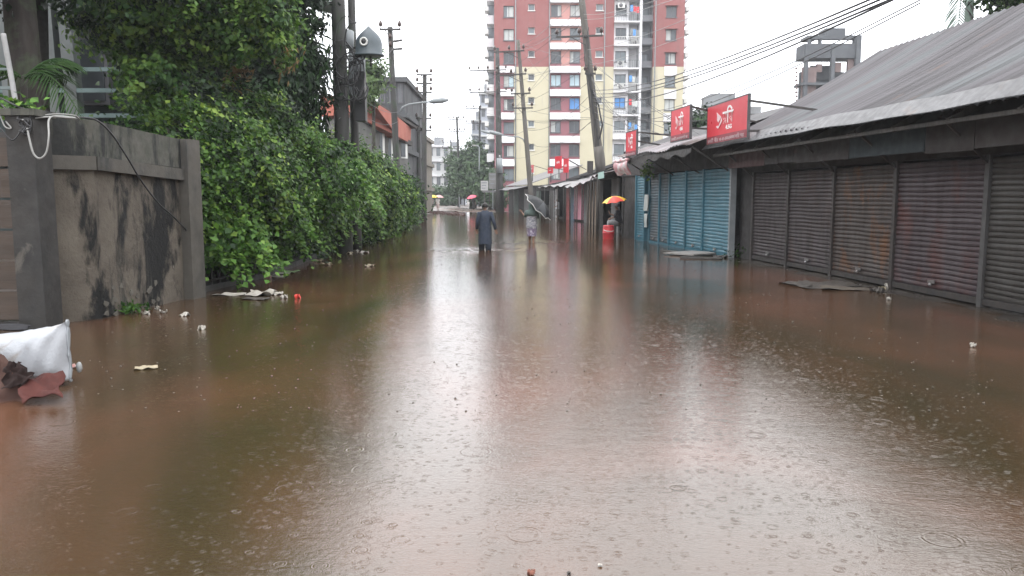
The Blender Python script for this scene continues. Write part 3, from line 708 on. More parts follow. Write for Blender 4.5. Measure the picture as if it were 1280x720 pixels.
stall(76, 86.5, 'farthest shed with a pale grey sloping tin roof', [(1, 'grey'), (1, 'dark'), (1, 'green'), (1, 'dark')], 2.7, 1.5, roofl, .35, 5, roofl, 1.9)
# raised roof strips seen above the stalls
def pl(name, label, cat, pts_, n, m_, group=None): return tag(MB().prism(pts_, n).build(name, m_), label, cat, group)
pl('signboard', 'small pale green signboard under the awning end', 'sign', [P(747.5, 216, 33), P(755, 214, 32.5), P(755, 222.5, 32.5), P(747.5, 224, 33)], (0, .05, 0), PM('green_plate', (.35, .5, .45), (.3, .42, .4), 4, .5))
# small far red signs
for (x0, y0, x1, y1, Y, lab) in ((694, 195, 702, 211, 60, 'tall red shop sign board over far stalls, larger of the close pair'), (704.5, 198, 710.5, 216, 57, 'slim red sign board right of the tall one over far stalls'), (685, 209, 691, 217, 63, 'lowest short red sign board at the far stall roof edge'), (663.5, 206, 666.5, 216, 66, 'tiny red sign board just right of the tilted lamp pole')):
    a, b = P(x0, y1, Y + .8), P(x1, y1, Y); b.z = a.z; h = P(x1, y0, Y).z - b.z; ux = (b - a).normalized(); n = ux.cross(V(0, 0, 1))
    t = thing('shop_sign', lab, 'sign', a, 'small red signs over the far stalls')
    mb = MB(); mb.obox((a + b) / 2 + V(0, 0, h / 2), ux * (b - a).length / 2, n * .03, (0, 0, h / 2)); mb.build('panel', MATS['red_sign'], t)
    text('lettering', 'রিব', a + ux * (b - a).length * .25 + n * .033 + V(0, 0, h * .42), ux, V(0, 0, 1), (b - a).length * .5, h * .2, MATS['white_letter'], t, .02)
    mb = MB(); mb.beam(b + V(0, 0, h * .9) - n * .04, b + V(1.3, .4, .2), .04, .04); mb.beam((a + b) / 2 - n * .05 + V(0, 0, .05), (a + b) / 2 - n * .05 - V(0, 0, .7), .06, .06); mb.build('brace', MATS['dark_metal'], t)

# ================================================================ utility poles and lines
def pole(label, base, top, r0, r1, m_, arms=(), lamp=None, steps=0, ins=True, group=None, n=10):
    "arms: (height fraction, half length left, half length right, dz, insulators)"
    base, top = Vector(base), Vector(top); t = thing('utility_pole', label, 'utility pole', base, group)
    mb = MB(); k = 8; mb.tube([base + (top - base) * i / k - V(0, 0, .4 if i == 0 else 0) for i in range(k + 1)], [r0 + (r1 - r0) * i / k for i in range(k + 1)], n); mb.build('shaft', m_, t)
    for (fr, l0, l1, dz, ni) in arms:
        c_ = base + (top - base) * fr; a = c_ - V(l0, 0, 0); b = c_ + V(l1, 0, dz); off = V(0, -r0 * .9, 0)
        mb = MB(); mb.beam(a + off, b + off, .09, .1); mb.beam(c_ + off - V(0, 0, .45), (a + c_) / 2 + off, .04, .04); am = mb.build('crossarm', MATS['dark_metal'], t)
        for i in range(ni):
            q = a + (b - a) * ((i + .06) / max(1, ni - .88)) + off
            mb = MB(); mb.tube([q + V(0, 0, .05), q + V(0, 0, .18)], .02, 6); mb.loft([(q.x, q.y, q.z + .16 + z, r, r) for z, r in ((0, .03), (.02, .1), (.08, .09), (.1, .11), (.2, .09), (.3, .04))], 8, cap=True); mb.build('insulator', MATS['insulator'], am)
    return t
def lamp_arm(label, pts, m_=None):
    pts = [Vector(p) for p in pts]; t = thing('street_lamp', label, 'street lamp', pts[0])
    mb = MB(); mb.tube(pts, .045, 8); mb.build('arm', MATS['grey_paint'], t)
    d = (pts[-1] - pts[-2]).normalized(); e = pts[-1]
    mb = MB(); mb.tube([e - d * .1, e + d * .1, e + d * .6, e + d * .95], [.06, .13, .15, .07], 10); mb.build('lamp_head', MATS['grey_paint'], t)
    return t
def zt(px, py, Y): return P(px, py, Y)
A0, A1 = P(758, 283, 46), P(724.5, -25, 46)
pole('leaning grey concrete pole wrapped in cables before the apartment tower', A0, A1, .3, .17, MATS['pole_concrete'], [(.77, 1.7, .9, .1, 3), (.625, .3, .3, 0, 2)])
B0, B1 = P(666, 272, 62), P(647.5, 50, 62)
pole('slimmer tilted pole with wide crossarms left of the leaning grey pole', B0, B1, .22, .13, MATS['pole_concrete'], [(.93, 1.9, .4, .12, 3), (.8, 1.9, .4, .15, 3), (.70, .9, .6, .05, 2), (.62, .9, .7, .03, 2)])
lamp_arm('street lamp on a curved arm from the slimmer tilted pole', [P(656.5, 180, 62), P(654, 174, 62), P(648, 171, 62), P(640, 170.5, 62), P(631, 169.5, 62), P(627, 168.5, 62)])
C0, C1 = P(625, 265, 84), P(621.5, 60, 84)
pole('tall dark pole with double crossarms at the left edge of the tower', C0, C1, .42, .2, MATS['pole_dark'], [(.86, 2.9, .9, .1, 5), (.73, 2.9, .9, .1, 5)], n=12)
lamp_arm('pale street lamp on the tall dark pole', [P(622, 168, 83.4), P(617, 168, 83.4), P(612, 166.5, 83.4)])
t = thing('transformer', 'pale transformer cylinder hung on the tall dark pole', 'transformer', P(624, 205, 83)); q = P(624.6, 205, 83.3)
mb = MB(); mb.tube([q - V(0, 0, .9), q + V(0, 0, .6)], .3, 12); mb.build('tank', MATS['grey_paint'], t); mb = MB(); mb.tube([q + V(0, 0, .6), q + V(0, 0, .9)], [.12, .06], 8); mb.build('bushing', MATS['white_metal'], t)
# left poles
L1b, L1t = P(432, 316, 24.0), P(421.5, -30, 24.0)
lp = pole('thick dark pole nearest the hedge, hung with cable coils', L1b, L1t, .235, .2, MATS['pole_dark'], [], n=12)
mb = MB(); mb.beam(P(372, -2, 24.0), P(421, 13, 24.0), .22, .26); mb.build('crossarm', MATS['pole_dark'], lp)
L2b, L2t = P(447, 312, 24.9), P(438.5, -30, 24.9)
lp2 = pole('slim second pole just right of the thick dark one with meter boxes', L2b, L2t, .14, .11, MATS['pole_dark'], [])
for (px, y0, y1, w_) in ((434, 38, 60, .2), (440, 66, 120, .11), (447, 66, 112, .12), (452.5, 70, 110, .1)):
    a, b = P(px, y1, 24.35), P(px, y0, 24.35); mb = MB(); mb.tube([a, a + (b - a) * .05, b - (b - a) * .05, b], [w_ * .8, w_, w_, w_ * .8], 10); mb.build('meter_box', MATS['grey_paint'], lp2)
mb = MB(); mb.beam(P(450, 90, 24.3), P(452, 152, 24.3), .3, .34); mb.beam(P(449, 97, 24.2), P(431, 104, 24.2), .08, .1); mb.build('cable_box', MATS['black_plastic'], lp2)
rn = random.Random(12)
mb = MB()
for k in range(16):
    c_ = P(rn.uniform(426, 452), rn.uniform(52, 122), 23.72 - rn.random() * .12); ra, rb = rn.uniform(.12, .42), rn.uniform(.2, .75); ph = rn.random() * 6
    mb.tube([c_ + V(ra * math.cos(ph + i * .55), -.04 * math.sin(i * 1.3), rb * math.sin(ph + i * .55)) for i in range(rn.choice((8, 10, 12)))], rn.choice((.012, .018, .022)), 5)
tag(mb.build('cable_coil', MATS['cable']), 'tangle of black cable coils hanging between the thick dark pole and the slim pole', 'cable coil')
# pointed dome cover
q = P(461, 50, 23.7); dm = thing('dome_cover', 'grey pointed dome shaped housing with a round white rimmed hole beside the dark pole', 'housing', q)
prof = [(.0, .44), (.03, .44), (.06, .39), (.35, .385), (.5, .34), (.62, .25), (.7, .16), (.77, .08), (.84, .012)]
mb = MB(); mb.loft([(q.x, q.y, q.z - .45 + z, r, r * .8) for z, r in prof], 24, cap=True); mb.build('shell', PM('dome_grey', (.075, .095, .11), (.055, .072, .082), 4, .5), dm)
c_ = V(q.x - .09, q.y - .33, q.z - .1); mb = MB(); mb.tube([c_ + V(.095 * math.cos(i * .39), 0, .1 * math.sin(i * .39)) for i in range(17)], .028, 6, cap=False); mb.build('ring', MATS['white_frame'], dm)
mb = MB(); mb.tube([c_ + V(0, .02, 0), c_ + V(0, -.012, 0)], .08, 14); mb.build('hole', MATS['black_plastic'], dm)
mb = MB(); mb.beam(q + V(-.3, .1, -.2), P(443, 60, 24.3), .06, .06); mb.tube([q + V(.05, 0, -.45), q + V(.05, 0, -.75)], .03, 6); mb.build('bracket', MATS['dark_metal'], dm)
pole('dark pole rising from the hedge in front of the orange house', P(499, 270, 45), P(487.5, 34, 45), .2, .14, MATS['pole_dark'], [(.985, .55, .6, .0, 2), (.92, .05, .65, .1, 1), (.88, .05, .65, .06, 1)])
lamp_arm('street lamp on a long arm reaching over the road from the hedge pole', [P(500, 140, 44.7), P(503, 134, 44.7), P(511, 130.5, 44.7), P(525, 128.5, 44.7), P(539, 127, 44.7)])
lamp_ = S.objects
pole('straight bare pole standing in the water left of the road', P(529.8, 273, 61), P(531, 93, 61), .22, .15, MATS['pole_dark'], [(.995, .6, .55, 0, 2), (.935, .6, .55, 0, 2), (.875, .6, .55, 0, 2)])
pole('short pole with two crossarms just behind the straight bare pole', P(524, 269.5, 69), P(523, 146, 69), .19, .14, MATS['pole_dark'], [(.98, .2, 1.1, 0, 2), (.86, .2, 1.1, 0, 2)])
pole('far double armed pole above the trees at the street end', P(575, 252, 115), P(571, 146, 115), .2, .14, MATS['pole_dark'], [(.97, 1.15, 1.0, 0, 4), (.83, 1.1, 1.1, 0, 4)])
pole('far hazy pole with one crossarm before the white house', P(566, 250, 150), P(563.5, 175, 150), .2, .14, MATS['pole_dark'], [(.96, 1.6, 1.6, 0, 4), (.86, 1.6, 1.6, 0, 4)])
pole('far hazy pole with short insulators before the grey tower', P(600, 254, 112), P(599.5, 132, 112), .2, .12, MATS['pole_dark'], [(.97, 1.9, .2, 0, 3), (.82, 1.9, .2, 0, 3)])
for (px, pb, pt_, Y, lab) in ((580.5, 257, 219, 105, 'thin far street lamp post against the dark trees'), (599, 259, 184, 100, 'thin pale street lamp post left of the tall dark pole')):
    t = thing('street_lamp', lab, 'street lamp', P(px, pb, Y)); mb = MB(); mb.tube([P(px, pb, Y), P(px, pt_, Y), P(px - 1.5, pt_ - 1.5, Y), P(px - 5, pt_ - 2, Y)], .09, 6); mb.build('post', MATS['grey_paint'], t)
    mb = MB(); mb.beam(P(px - 4, pt_ - 2, Y), P(px - 9, pt_ - 2.6, Y), .25, .15); mb.build('lamp_head', MATS['white_metal'], t)
def cable(label, pts, r=.012, sag=.0, m_=None, group='overhead cables'):
    out = []
    for a, b in zip(pts, pts[1:]):
        a, b = Vector(a), Vector(b)
        for i in range(15): 
            u = i / 14; out.append(a + (b - a) * u - V(0, 0, sag * 4 * u * (1 - u)))
    return tag(MB().tube(out, r, 5).build('overhead_cable', m_ or MATS['cable']), label, 'cable', group)
PA = lambda f: A0 + (A1 - A0) * f - V(0, .3, 0)
PB = lambda f: B0 + (B1 - B0) * f - V(0, .22, 0)
PC = lambda f: C0 + (C1 - C0) * f - V(0, .3, 0)
far = lambda px, py, Y=9.: P(px, py, Y)
for i, (ya, e, sg) in enumerate(((.56, (1110, -10), .4), (.545, (1118, -8), .42), (.53, (1126, -6), .4), (.515, (1120, -2), .55))):
    cable('black cable of the bundle sagging from the leaning pole past the unfinished tower', [PA(ya), far(*e, 11)], .016, sg)
for ya, e in ((.5, (1160, -5)), (.47, (1150, 4))):
    cable('thin cable sagging below the bundle past the big red sign', [PA(ya), far(*e, 10.5)], .009, .9)
for ya, e in ((.86, (925, -40)), (.84, (960, -45)), (.72, (1000, -40)), (.66, (1030, -30))):
    cable('thin pale line climbing from the leaning pole over the tower windows', [PA(ya), far(*e, 14)], .008, .25, MATS['cable_light'])
for fa, fb, sg in ((.95, .96, .4), (.9, .94, .5), (.72, .82, .5), (.6, .6, .5), (.55, .5, .7), (.5, .56, .6), (.45, .43, .9)):
    cable('thin cable strung between the two tilted poles before the cream wall', [PA(fa), PB(fb)], .012, sg, MATS['cable'] if fb < .7 else MATS['cable_light'])
for fa, fb, sg in ((.95, .9, .5), (.8, .8, .6), (.6, .7, .7), (.5, .55, .7)):
    cable('thin cable strung between the tilted pole and the tall dark pole', [PB(fa), PC(fb)], .012, sg)
for fa, (px, py, Y), lab in ((.62, (800, 170, 33), 'cable dropping from the leaning pole towards the narrow red sign'), (.55, (842, 172, 25), 'cable dropping from the leaning pole to the middle red sign'), (.5, (888, 150, 21.9), 'cable dropping from the leaning pole to the big red sign')):
    cable(lab, [PA(fa), P(px, py, Y)], .01, .35)
for (a, b, lab, sg) in (((488, 40, 45), (531, 97, 61), 'thin wire between the hedge pole top and the straight bare pole', .4), ((489, 60, 45), (531, 118, 61), 'lower thin wire between the hedge pole and the straight bare pole', .5), ((428, 60, 24), (492, 60, 45), 'black wire from the cable coils to the hedge pole', .5), ((432, 105, 24), (497, 140, 45), 'black wire crossing the orange roof from the slim pole, upper', .3), ((432, 125, 24), (497, 152, 45), 'black wire crossing the orange roof from the slim pole, lower', .4), ((378, 0, 23.9), (428, 32, 24), 'short wire slanting from the crossarm to the thick dark pole', .02)):
    cable(lab, [P(*a), P(*b)], .012, sg)
cable('loose black cable hanging down the shaft of the leaning pole', [PA(.56), PA(.5) + V(.25, -.1, 0), PA(.42) + V(.35, -.1, 0), PA(.36) + V(.1, 0, 0)], .05, .05, group='loose cables on the leaning pole')
rn = random.Random(77)
for i in range(12):
    f = rn.uniform(.4, .95); cable('thin cable fanning from the leaning pole across the tower front', [PA(f), P(rn.uniform(560, 650), rn.uniform(40, 200), rn.uniform(70, 95))], .01, rn.uniform(.3, .9))
for i in range(6):
    f = rn.uniform(.42, .7); cable('thin cable running from the leaning pole to the shop roofs on its right', [PA(f), P(rn.uniform(800, 900), rn.uniform(165, 180), rn.uniform(24, 34))], .009, rn.uniform(.2, .6))
for i in range(5):
    rn = random.Random(i); f0 = rn.uniform(.45, .7)
    cable('cable running along the shaft of the leaning pole', [PA(f0 + .12) + V(rn.uniform(-.2, .2), 0, 0), PA(f0) + V(rn.uniform(-.28, .28), -.05, 0), PA(f0 - .2) + V(rn.uniform(-.25, .25), -.05, 0)], .022, 0, group='loose cables on the leaning pole')
t = thing('junction_box', 'dark splice box at the swelling low on the leaning pole', 'junction box', PA(.27))
mb = MB(); mb.tube([PA(.33), PA(.3), PA(.26), PA(.22)], [.26, .32, .32, .26], 6); mb.build('collar', MATS['pole_concrete'], t)
mb = MB(); q = PA(.245) + V(-.6, -.1, 0); mb.box(q.x - .16, q.x + .16, q.y - .15, q.y + .15, q.z - .35, q.z + .35); mb.build('box', MATS['dark_metal'], t)
# ================================================================ apartment tower
TY = 103.0
FX = lambda px: P(px, 150, TY).x
FZ = lambda py: P(640, py, TY).z
red = PM('tower_red', (.285, .105, .1), (.25, .088, .084), .4, .85, .3, 6, stain=(.2, .09, .085), sscale=.5, sat=(.52, .72), sstretch=(1.5, 1.5, .18))
cream = PM('tower_cream', (.56, .52, .38), (.51, .47, .335), .3, .85, .3, 6, stain=(.4, .37, .3), sscale=.6, sat=(.56, .74), sstretch=(1.6, 1.6, .2))
maroon = PM('tower_maroon', (.3, .12, .14), (.26, .1, .12), .4, .85); pink = PM('tower_pink', (.52, .27, .24), (.47, .23, .21), .4, .85)
white = PM('tower_white', (.75, .75, .76), (.62, .62, .64), .5, .8, .2, 8, stain=(.42, .42, .43), sscale=.5, sat=(.58, .72), sstretch=(1, 1, .4)); slabg = PM('tower_grey', (.24, .25, .27), (.18, .19, .205), .4, .85, stain=(.36, .36, .36), sscale=.5)
tower = thing('apartment_building', 'tall red and cream apartment tower with white sunshades behind the shops', 'apartment building', (FX(735), TY + 7, 0))
PER = 29.1; TOPS = [93 + PER * k for k in range(-5, 5)]; ZTOP = FZ(-48); WD = .35
zsplit = FZ(83.5)
cols = {'red': red, 'cream': cream}
mb_r, mb_c = MB(), MB()
def wallbox(x0, x1, z0, z1, y0=0., y1=.9):
    if x1 <= x0 or z1 <= z0: return
    for a, b, mm in ((z0, min(z1, zsplit), mb_c), (max(z0, zsplit), z1, mb_r)):
        if b > a: mm.box(FX(x0), FX(x1), TY + y0, TY + y1, a, b)
sash = {}
def window(x0, x1, ztop, zbot, pane, parent=tower, depth=.25, y=TY, mull=1, frame=None, curtain=False):
    a, b = FX(x0), FX(x1); mb = MB(); w_ = .07; yy = y + depth
    for q in ((a, b, ztop - w_, ztop), (a, b, zbot, zbot + w_)): mb.box(q[0], q[1], yy - .05, yy + .05, q[2], q[3])
    for xx in (a, b - w_): mb.box(xx, xx + w_, yy - .051, yy + .051, zbot + w_, ztop - w_)
    for i in range(mull): xx = a + (b - a) * (i + 1) / (mull + 1); mb.box(xx - .03, xx + .03, yy - .045, yy + .045, zbot + w_, ztop - w_)
    mb.box(a - .08, b + .08, y - .1, y + depth - .06, zbot - .1, zbot - .005)
    f = mb.build('window', frame or MATS['window_frame'], parent)
    p = MB().box(a + w_ * .5, b - w_ * .5, yy + .001, yy + .02, zbot + w_ * .5, ztop - w_ * .5).build('pane', pane, f)
    if curtain:
        xm = a + (b - a) * random.choice((.35, .5, .65)); l, r_ = random.choice(((a + .08, xm), (xm, b - .08)))
        MB().grid(lambda u, v: (l + (r_ - l) * u, yy - .01 + .008 * math.sin(u * 30), zbot + .08 + (ztop - zbot - .16) * v), 24, 1).build('curtain', MATS['curtain'], f)
    return f
rn = random.Random(4); random.seed(4)
wcols = [(629.5, 642.5, 14.2), (660, 668, 8), (688, 701, 14.5), (711.5, 724.5, 14.5), (743.5, 752.5, 8), (830, 843, 13.8)]
# solid piers
xs = [(618, 629.5), (642.5, 660), (668, 687.2), (724.9, 743.5), (752.5, 766), (815, 830), (843, 853)]
for a, b in xs: wallbox(a, b, -.3, ZTOP)
bays = MB(); bands = []
for (x0, x1, hpx) in wcols:
    offs = -.6 if x1 - x0 < 10 else 0
    zprev = ZTOP
    for k, yt in enumerate(TOPS):
        yt = yt + offs + (2.0 if x0 > 800 else (1.5 if x0 < 640 else 0)); zt_, zb_ = FZ(yt), FZ(yt + hpx)
        if x0 < 680 and x0 > 655 or x0 > 740: wallbox(x0, x1, zt_, zprev)
        zprev_ = zprev; zprev = zb_
        if x0 in (629.5, 688, 711.5): bands.append((x0, x1, zt_, zprev_))
        big = x1 - x0 > 10
        lowred = yt > 84
        pane = rn.choice([MATS['glass'], MATS['glass'], MATS['glass_dark'], MATS['curtain']])
        if lowred and k == 5 and x0 in (629.5, 688, 711.5): pane = MATS['glass_bright']
        if k == 6 and x0 == 711.5: pane = MATS['blue_sheet']
        window(x0, x1, zt_, zb_, pane, mull=1 if big else 0, frame=MATS['window_frame'] if big else MATS['white_frame'], curtain=big and rn.random() < .4 and pane is not MATS['blue_sheet'])
    if x0 < 680 and x0 > 655 or x0 > 740: wallbox(x0, x1, -.3, zprev)
mb_m, mb_p, mb_w = MB(), MB(), MB()
for (x0, x1, zt_, zprev) in bands:
    low = (zt_ < zsplit); mm = mb_m if low else (mb_p if x0 > 680 else mb_r)
    mm.box(FX(x0), FX(x1), TY + .001, TY + .9, zt_, zprev)
for x0, x1 in ((629.5, 642.5), (688, 701), (711.5, 724.5)): mb_m.box(FX(x0), FX(x1), TY + .001, TY + .9, -.3, FZ(TOPS[-1] + 14.5 + (1.5 if x0 < 640 else 0)))
for a, b in ((701, 711.5), (687.2, 688), (724.5, 724.9)):
    mb_m.box(FX(a), FX(b), TY + .002, TY + .9, -.3, zsplit); mb_p.box(FX(a), FX(b), TY + .002, TY + .9, zsplit, ZTOP)
mb_m.box(FX(618), FX(629.5), TY - .02, TY - .001, -.3, zsplit - .01)     # maroon facing left of the window strip
mb_c.build('cream_wall', cream, tower); mb_r.build('red_wall', red, tower); mb_m.build('maroon_wall', maroon, tower); mb_p.build('pink_wall', pink, tower)
for k, yt in enumerate(TOPS):
    z1 = FZ(yt - 10.5); z0 = FZ(yt - 1.5)
    def shade(a, b):
        m1 = MB(); a_, b_ = FX(a), FX(b); m1.prism([(a_, TY - .02, z1), (a_, TY - .55, z0 + .12), (a_, TY - .55, z0), (a_, TY - .02, z0)], (b_ - a_, 0, 0)); m1.build('sunshade', white, tower)
    shade(687.2, 724.9)
    if yt > 80: shade(619.5, 643)
    m1 = MB(); 
    if yt > 80: m1.box(FX(829), FX(844.5), TY - .12, TY - .02, FZ(yt + 2 - 12), FZ(yt + 1.6)); m1.build('sunshade', white, tower)
    else: m1.box(FX(828.5), FX(844.5), TY - .35, TY - .02, FZ(yt + .8), FZ(yt + 1.8)); m1.build('sunshade', red, tower)
# balcony bay
mb_b, mb_s = MB(), MB()
mb_b.box(FX(797), FX(800), TY - .5, TY + 1, -.3, ZTOP)
mb_b.box(FX(784.5), FX(797), TY + 1.8, TY + 2, -.3, ZTOP)
for k, yt in enumerate(TOPS):
    zf = FZ(yt + 21.5)
    m1 = MB(); m1.box(FX(766), FX(797), TY - .6, TY + 1.75, zf - .18, zf); m1.build('balcony_slab', white, tower)
    # white frame wall with a window
    mb_s.box(FX(766), FX(768), TY + .2, TY + .6, zf, zf + 2.8); mb_s.box(FX(781.5), FX(784.5), TY + .2, TY + .6, zf, zf + 2.8)
    mb_s.box(FX(768), FX(781.5), TY + .2, TY + .6, zf, FZ(yt + 13)); mb_s.box(FX(768), FX(781.5), TY + .2, TY + .6, FZ(yt - .5), zf + 2.8)
    window(768, 781.5, FZ(yt - .5), FZ(yt + 13), MATS['blue_sheet'] if k == 6 else rn.choice([MATS['glass'], MATS['glass_dark'], MATS['glass']]), y=TY + .2, depth=.2, mull=1)
    m1 = MB(); z_ = zf + .95
    m1.box(FX(766), FX(797), TY - .58, TY - .52, z_ - .06, z_)
    for i in range(16): xx = FX(766) + (FX(797) - FX(766)) * i / 15; m1.box(xx - .02, xx + .02, TY - .57, TY - .53, zf, z_ - .06)
    m1.build('balcony_railing', MATS['white_frame'] if k % 2 else MATS['grey_paint'], tower)
    for xx, zz in ((rn.choice((770, 788, 791)), zf + rn.choice((.25, 1.6))),):
        a = FX(xx); m1 = MB(); m1.box(a, a + .85, TY - .45 + (1.9 if xx > 786 else 0), TY - .15 + (1.9 if xx > 786 else 0), zz, zz + .6); ac = m1.build('air_conditioner', MATS['white_frame'], tower)
        m1 = MB(); yy = TY - .47 + (1.9 if xx > 786 else 0); m1.tube([(a + .35, yy + .02, zz + .3), (a + .35, yy, zz + .3)], .24, 12); m1.build('fan_grille', MATS['window_frame'], ac)
    if k in (2, 3, 5, 6, 7):
        for j in range(3):
            m1 = MB(); cloth(m1, V(FX(785 + j * 3.8), TY - .5, zf + 1.9 - .1 * j), (1, 0, 0), .34, .75, (0, -1, 0), seed=j + k); m1.build('laundry', rn.choice([MATS['curtain'], MATS['blue_sheet'], MATS['red_sign'], MATS['grey_paint']]), tower)
mb_b.build('white_pier', white, tower); mb_s.build('balcony_wall', white, tower)
# dark recess with landing windows
m1 = MB(); m1.box(FX(800), FX(815), TY + 2.6, TY + 2.9, -.3, ZTOP); m1.build('recess_wall', slabg, tower)
for k, yt in enumerate(TOPS):
    m1 = MB(); m1.box(FX(800), FX(815), TY + .9, TY + 2.599, FZ(yt + 19), FZ(yt + 11)); m1.build('recess_slab', slabg, tower)
    window(802.5, 813, FZ(yt - 1.), FZ(yt + 11), MATS['glass'], y=TY + 2.2, depth=.3)
for px in (644.5, 686.3, 754.5, 817):
    m1 = MB(); m1.tube([(FX(px), TY - .1, -.3), (FX(px), TY - .1, ZTOP)], .07, 6); m1.build('drain_pipe', MATS['grey_paint'], tower)
# body, side bays
m1 = MB(); m1.box(FX(618), FX(853), TY + 3, TY + 15, -.3, ZTOP); m1.box(FX(618), FX(687), TY + .9, TY + 3, -.3, ZTOP); m1.box(FX(687), FX(766), TY + .9, TY + 3, -.3, ZTOP); m1.box(FX(815), FX(853), TY + .9, TY + 3, -.3, ZTOP); m1.box(FX(765.5), FX(766), TY + .2, TY + .9, -.3, ZTOP)
m1.build('core', slabg, tower)
m1 = MB(); m1.box(FX(610), FX(859), TY - .3, TY + 15.2, ZTOP, ZTOP + 1); m1.build('parapet', slabg, tower)
sp_ = PM('side_plaster', (.4, .42, .45), (.3, .32, .35), .5, .85)
for a, b in ((609, 618), (853, 858.5)): m1 = MB(); m1.box(FX(a), FX(b), TY + 3.5, TY + 13, -.3, ZTOP); m1.build('side_wall', sp_, tower)
for k, yt in enumerate(TOPS):
    zf = FZ(yt + 20)
    for side, (a, b) in enumerate(((608, 618), (853, 859.5))):
        m1 = MB(); m1.box(FX(a), FX(b), TY + 1.2, TY + 6, zf - .15, zf); m1.box(FX(a), FX(a) + .1 if side == 0 else FX(b) - .0, TY + 1.2, TY + 6, zf, zf + .9) if side == 0 else m1.box(FX(b) - .1, FX(b), TY + 1.2, TY + 6, zf, zf + .9)
        m1.box(FX(a) + .1, FX(b) - .1, TY + 1.2, TY + 1.3, zf, zf + .9); m1.build('side_balcony', white, tower)
        for q in (1.4, 2.5):
            a_ = FX(a) if side == 0 else FX(b); m1 = MB(); m1.box(a_ - .25, a_ + .25, TY + q, TY + q + .8, zf + 1.5, zf + 2.05); m1.build('air_conditioner', MATS['white_frame'], tower)

# ================================================================ other buildings
def block(name, label, px0, px1, pyt, Y, depth, wall, rows, ncol, h=1.3, slab=None, group=None, cat='building', roofbox=True, side=None):
    X0, X1 = P(px0, 200, Y).x, P(px1, 200, Y).x; Z = P((px0 + px1) / 2, pyt, Y).z
    t = thing(name, label, cat, ((X0 + X1) / 2, Y + depth / 2, 0), group)
    fh = Z / rows
    mb = MB(); mb.box(X0, X1, Y, Y + depth, -.5, Z); mb.build('wall', wall, t)
    for r_ in range(rows):
        sl = MB(); sl.box(X0 - .25, X1 + .25, Y - .45, Y + depth + .2, Z - fh * r_ - .3, Z - fh * r_ + .05); sl.build('floor_slab' if r_ else 'roof', slab or wall, t)
        for c_ in range(ncol):
            wx = X0 + (X1 - X0) * (c_ + .5) / ncol; ww = (X1 - X0) / ncol * .26; z0 = Z - fh * (r_ + 1) + fh * .3
            f = MB()
            for q in ((wx - ww, wx + ww, z0, z0 + .08), (wx - ww, wx + ww, z0 + h - .08, z0 + h)): f.box(q[0], q[1], Y - .06, Y + .04, q[2], q[3])
            for xx in (wx - ww, wx - .04, wx + ww - .08): f.box(xx, xx + .08, Y - .061, Y + .04, z0 + .08, z0 + h - .08)
            fo = f.build('window', MATS['window_frame'], t)
            MB().box(wx - ww + .04, wx + ww - .04, Y - .012, Y + .03, z0 + .04, z0 + h - .04).build('pane', rn.choice([MATS['glass_dark'], MATS['glass']]), fo)
    if roofbox:
        m1 = MB(); m1.box(X0 + (X1 - X0) * .3, X0 + (X1 - X0) * .7, Y + 1, Y + 4, Z + .05, Z + 1.8); m1.build('roof_tank', slabg, t)
    return t
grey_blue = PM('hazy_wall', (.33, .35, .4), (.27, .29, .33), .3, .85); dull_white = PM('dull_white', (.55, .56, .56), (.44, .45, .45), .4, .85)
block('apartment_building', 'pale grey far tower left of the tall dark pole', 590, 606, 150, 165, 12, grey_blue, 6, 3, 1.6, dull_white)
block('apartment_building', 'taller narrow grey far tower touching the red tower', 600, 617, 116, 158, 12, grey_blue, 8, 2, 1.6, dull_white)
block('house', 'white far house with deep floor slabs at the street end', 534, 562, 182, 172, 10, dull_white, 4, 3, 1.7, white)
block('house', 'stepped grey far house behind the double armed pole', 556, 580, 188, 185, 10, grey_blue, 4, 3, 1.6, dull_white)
block('house', 'beige plastered house side behind the short two armed pole', 508, 527, 168, 78, 10, PM('beige_wall', (.24, .22, .185), (.19, .17, .145), .4, .9, stain=(.2, .19, .17)), 3, 2, 1.2)
# orange house on the left with sloping roof, grey block behind
Y = 46; oh = thing('house', 'orange red gable house wall with shuttered white windows behind the hedge', 'house', P(480, 240, Y))
org = PM('orange_paint', (.4, .13, .09), (.35, .11, .08), .5, .85, .2, 8, stain=(.36, .12, .09), sscale=.6)
a = [P(452, 122, Y), P(461, 124, Y), P(514, 162, Y + 10), P(513, 178, Y + 10), P(452, 152, Y)]
mb = MB(); mb.prism([P(440, 118, Y), P(463, 124, Y), P(497, 146, Y + 5), P(497, 170, Y + 5), P(440, 143, Y)], (-2, 1, 0)); mb.prism([P(498, 147, Y + 5.1), P(514, 160, Y + 10), P(513, 179, Y + 10), P(498, 171, Y + 5.1)], (-2, 1, 0)); mb.build('gable_wall', org, oh)
mb = MB(); mb.beam(P(440, 143.5, Y - .1), P(513, 180, Y + 9.9), .3, .3); mb.beam(P(440, 114, Y - .2), P(515, 159.5, Y + 10), .7, .16); mb.build('eave', MATS['dark_wood'], oh)
mb = MB(); mb.prism([P(445, 147, Y + .2), P(510, 179, Y + 10), P(510, 235, Y + 10), P(445, 245, Y + .2)], (-2, 1, 0)); mb.build('lower_wall', PM('lower_plaster', (.15, .15, .14), (.1, .1, .095), .6, .9), oh)
for px in (474, 485, 503):
    q = P(px, 180, Y + .1 + (px - 445) / 65 * 9.8 - .15); d_ = V(1, 1.3, 0).normalized(); mb = MB()
    mb.obox(q, d_ * .42, V(-.8, .6, 0) * .05, (0, 0, .95)); f = mb.build('window', MATS['white_frame'], oh)
    mb = MB(); mb.obox(q + V(.04, -.06, 0), d_ * .2, V(-.8, .6, 0) * .04, (0, 0, .85)); mb.build('pane', MATS['glass_dark'], f)
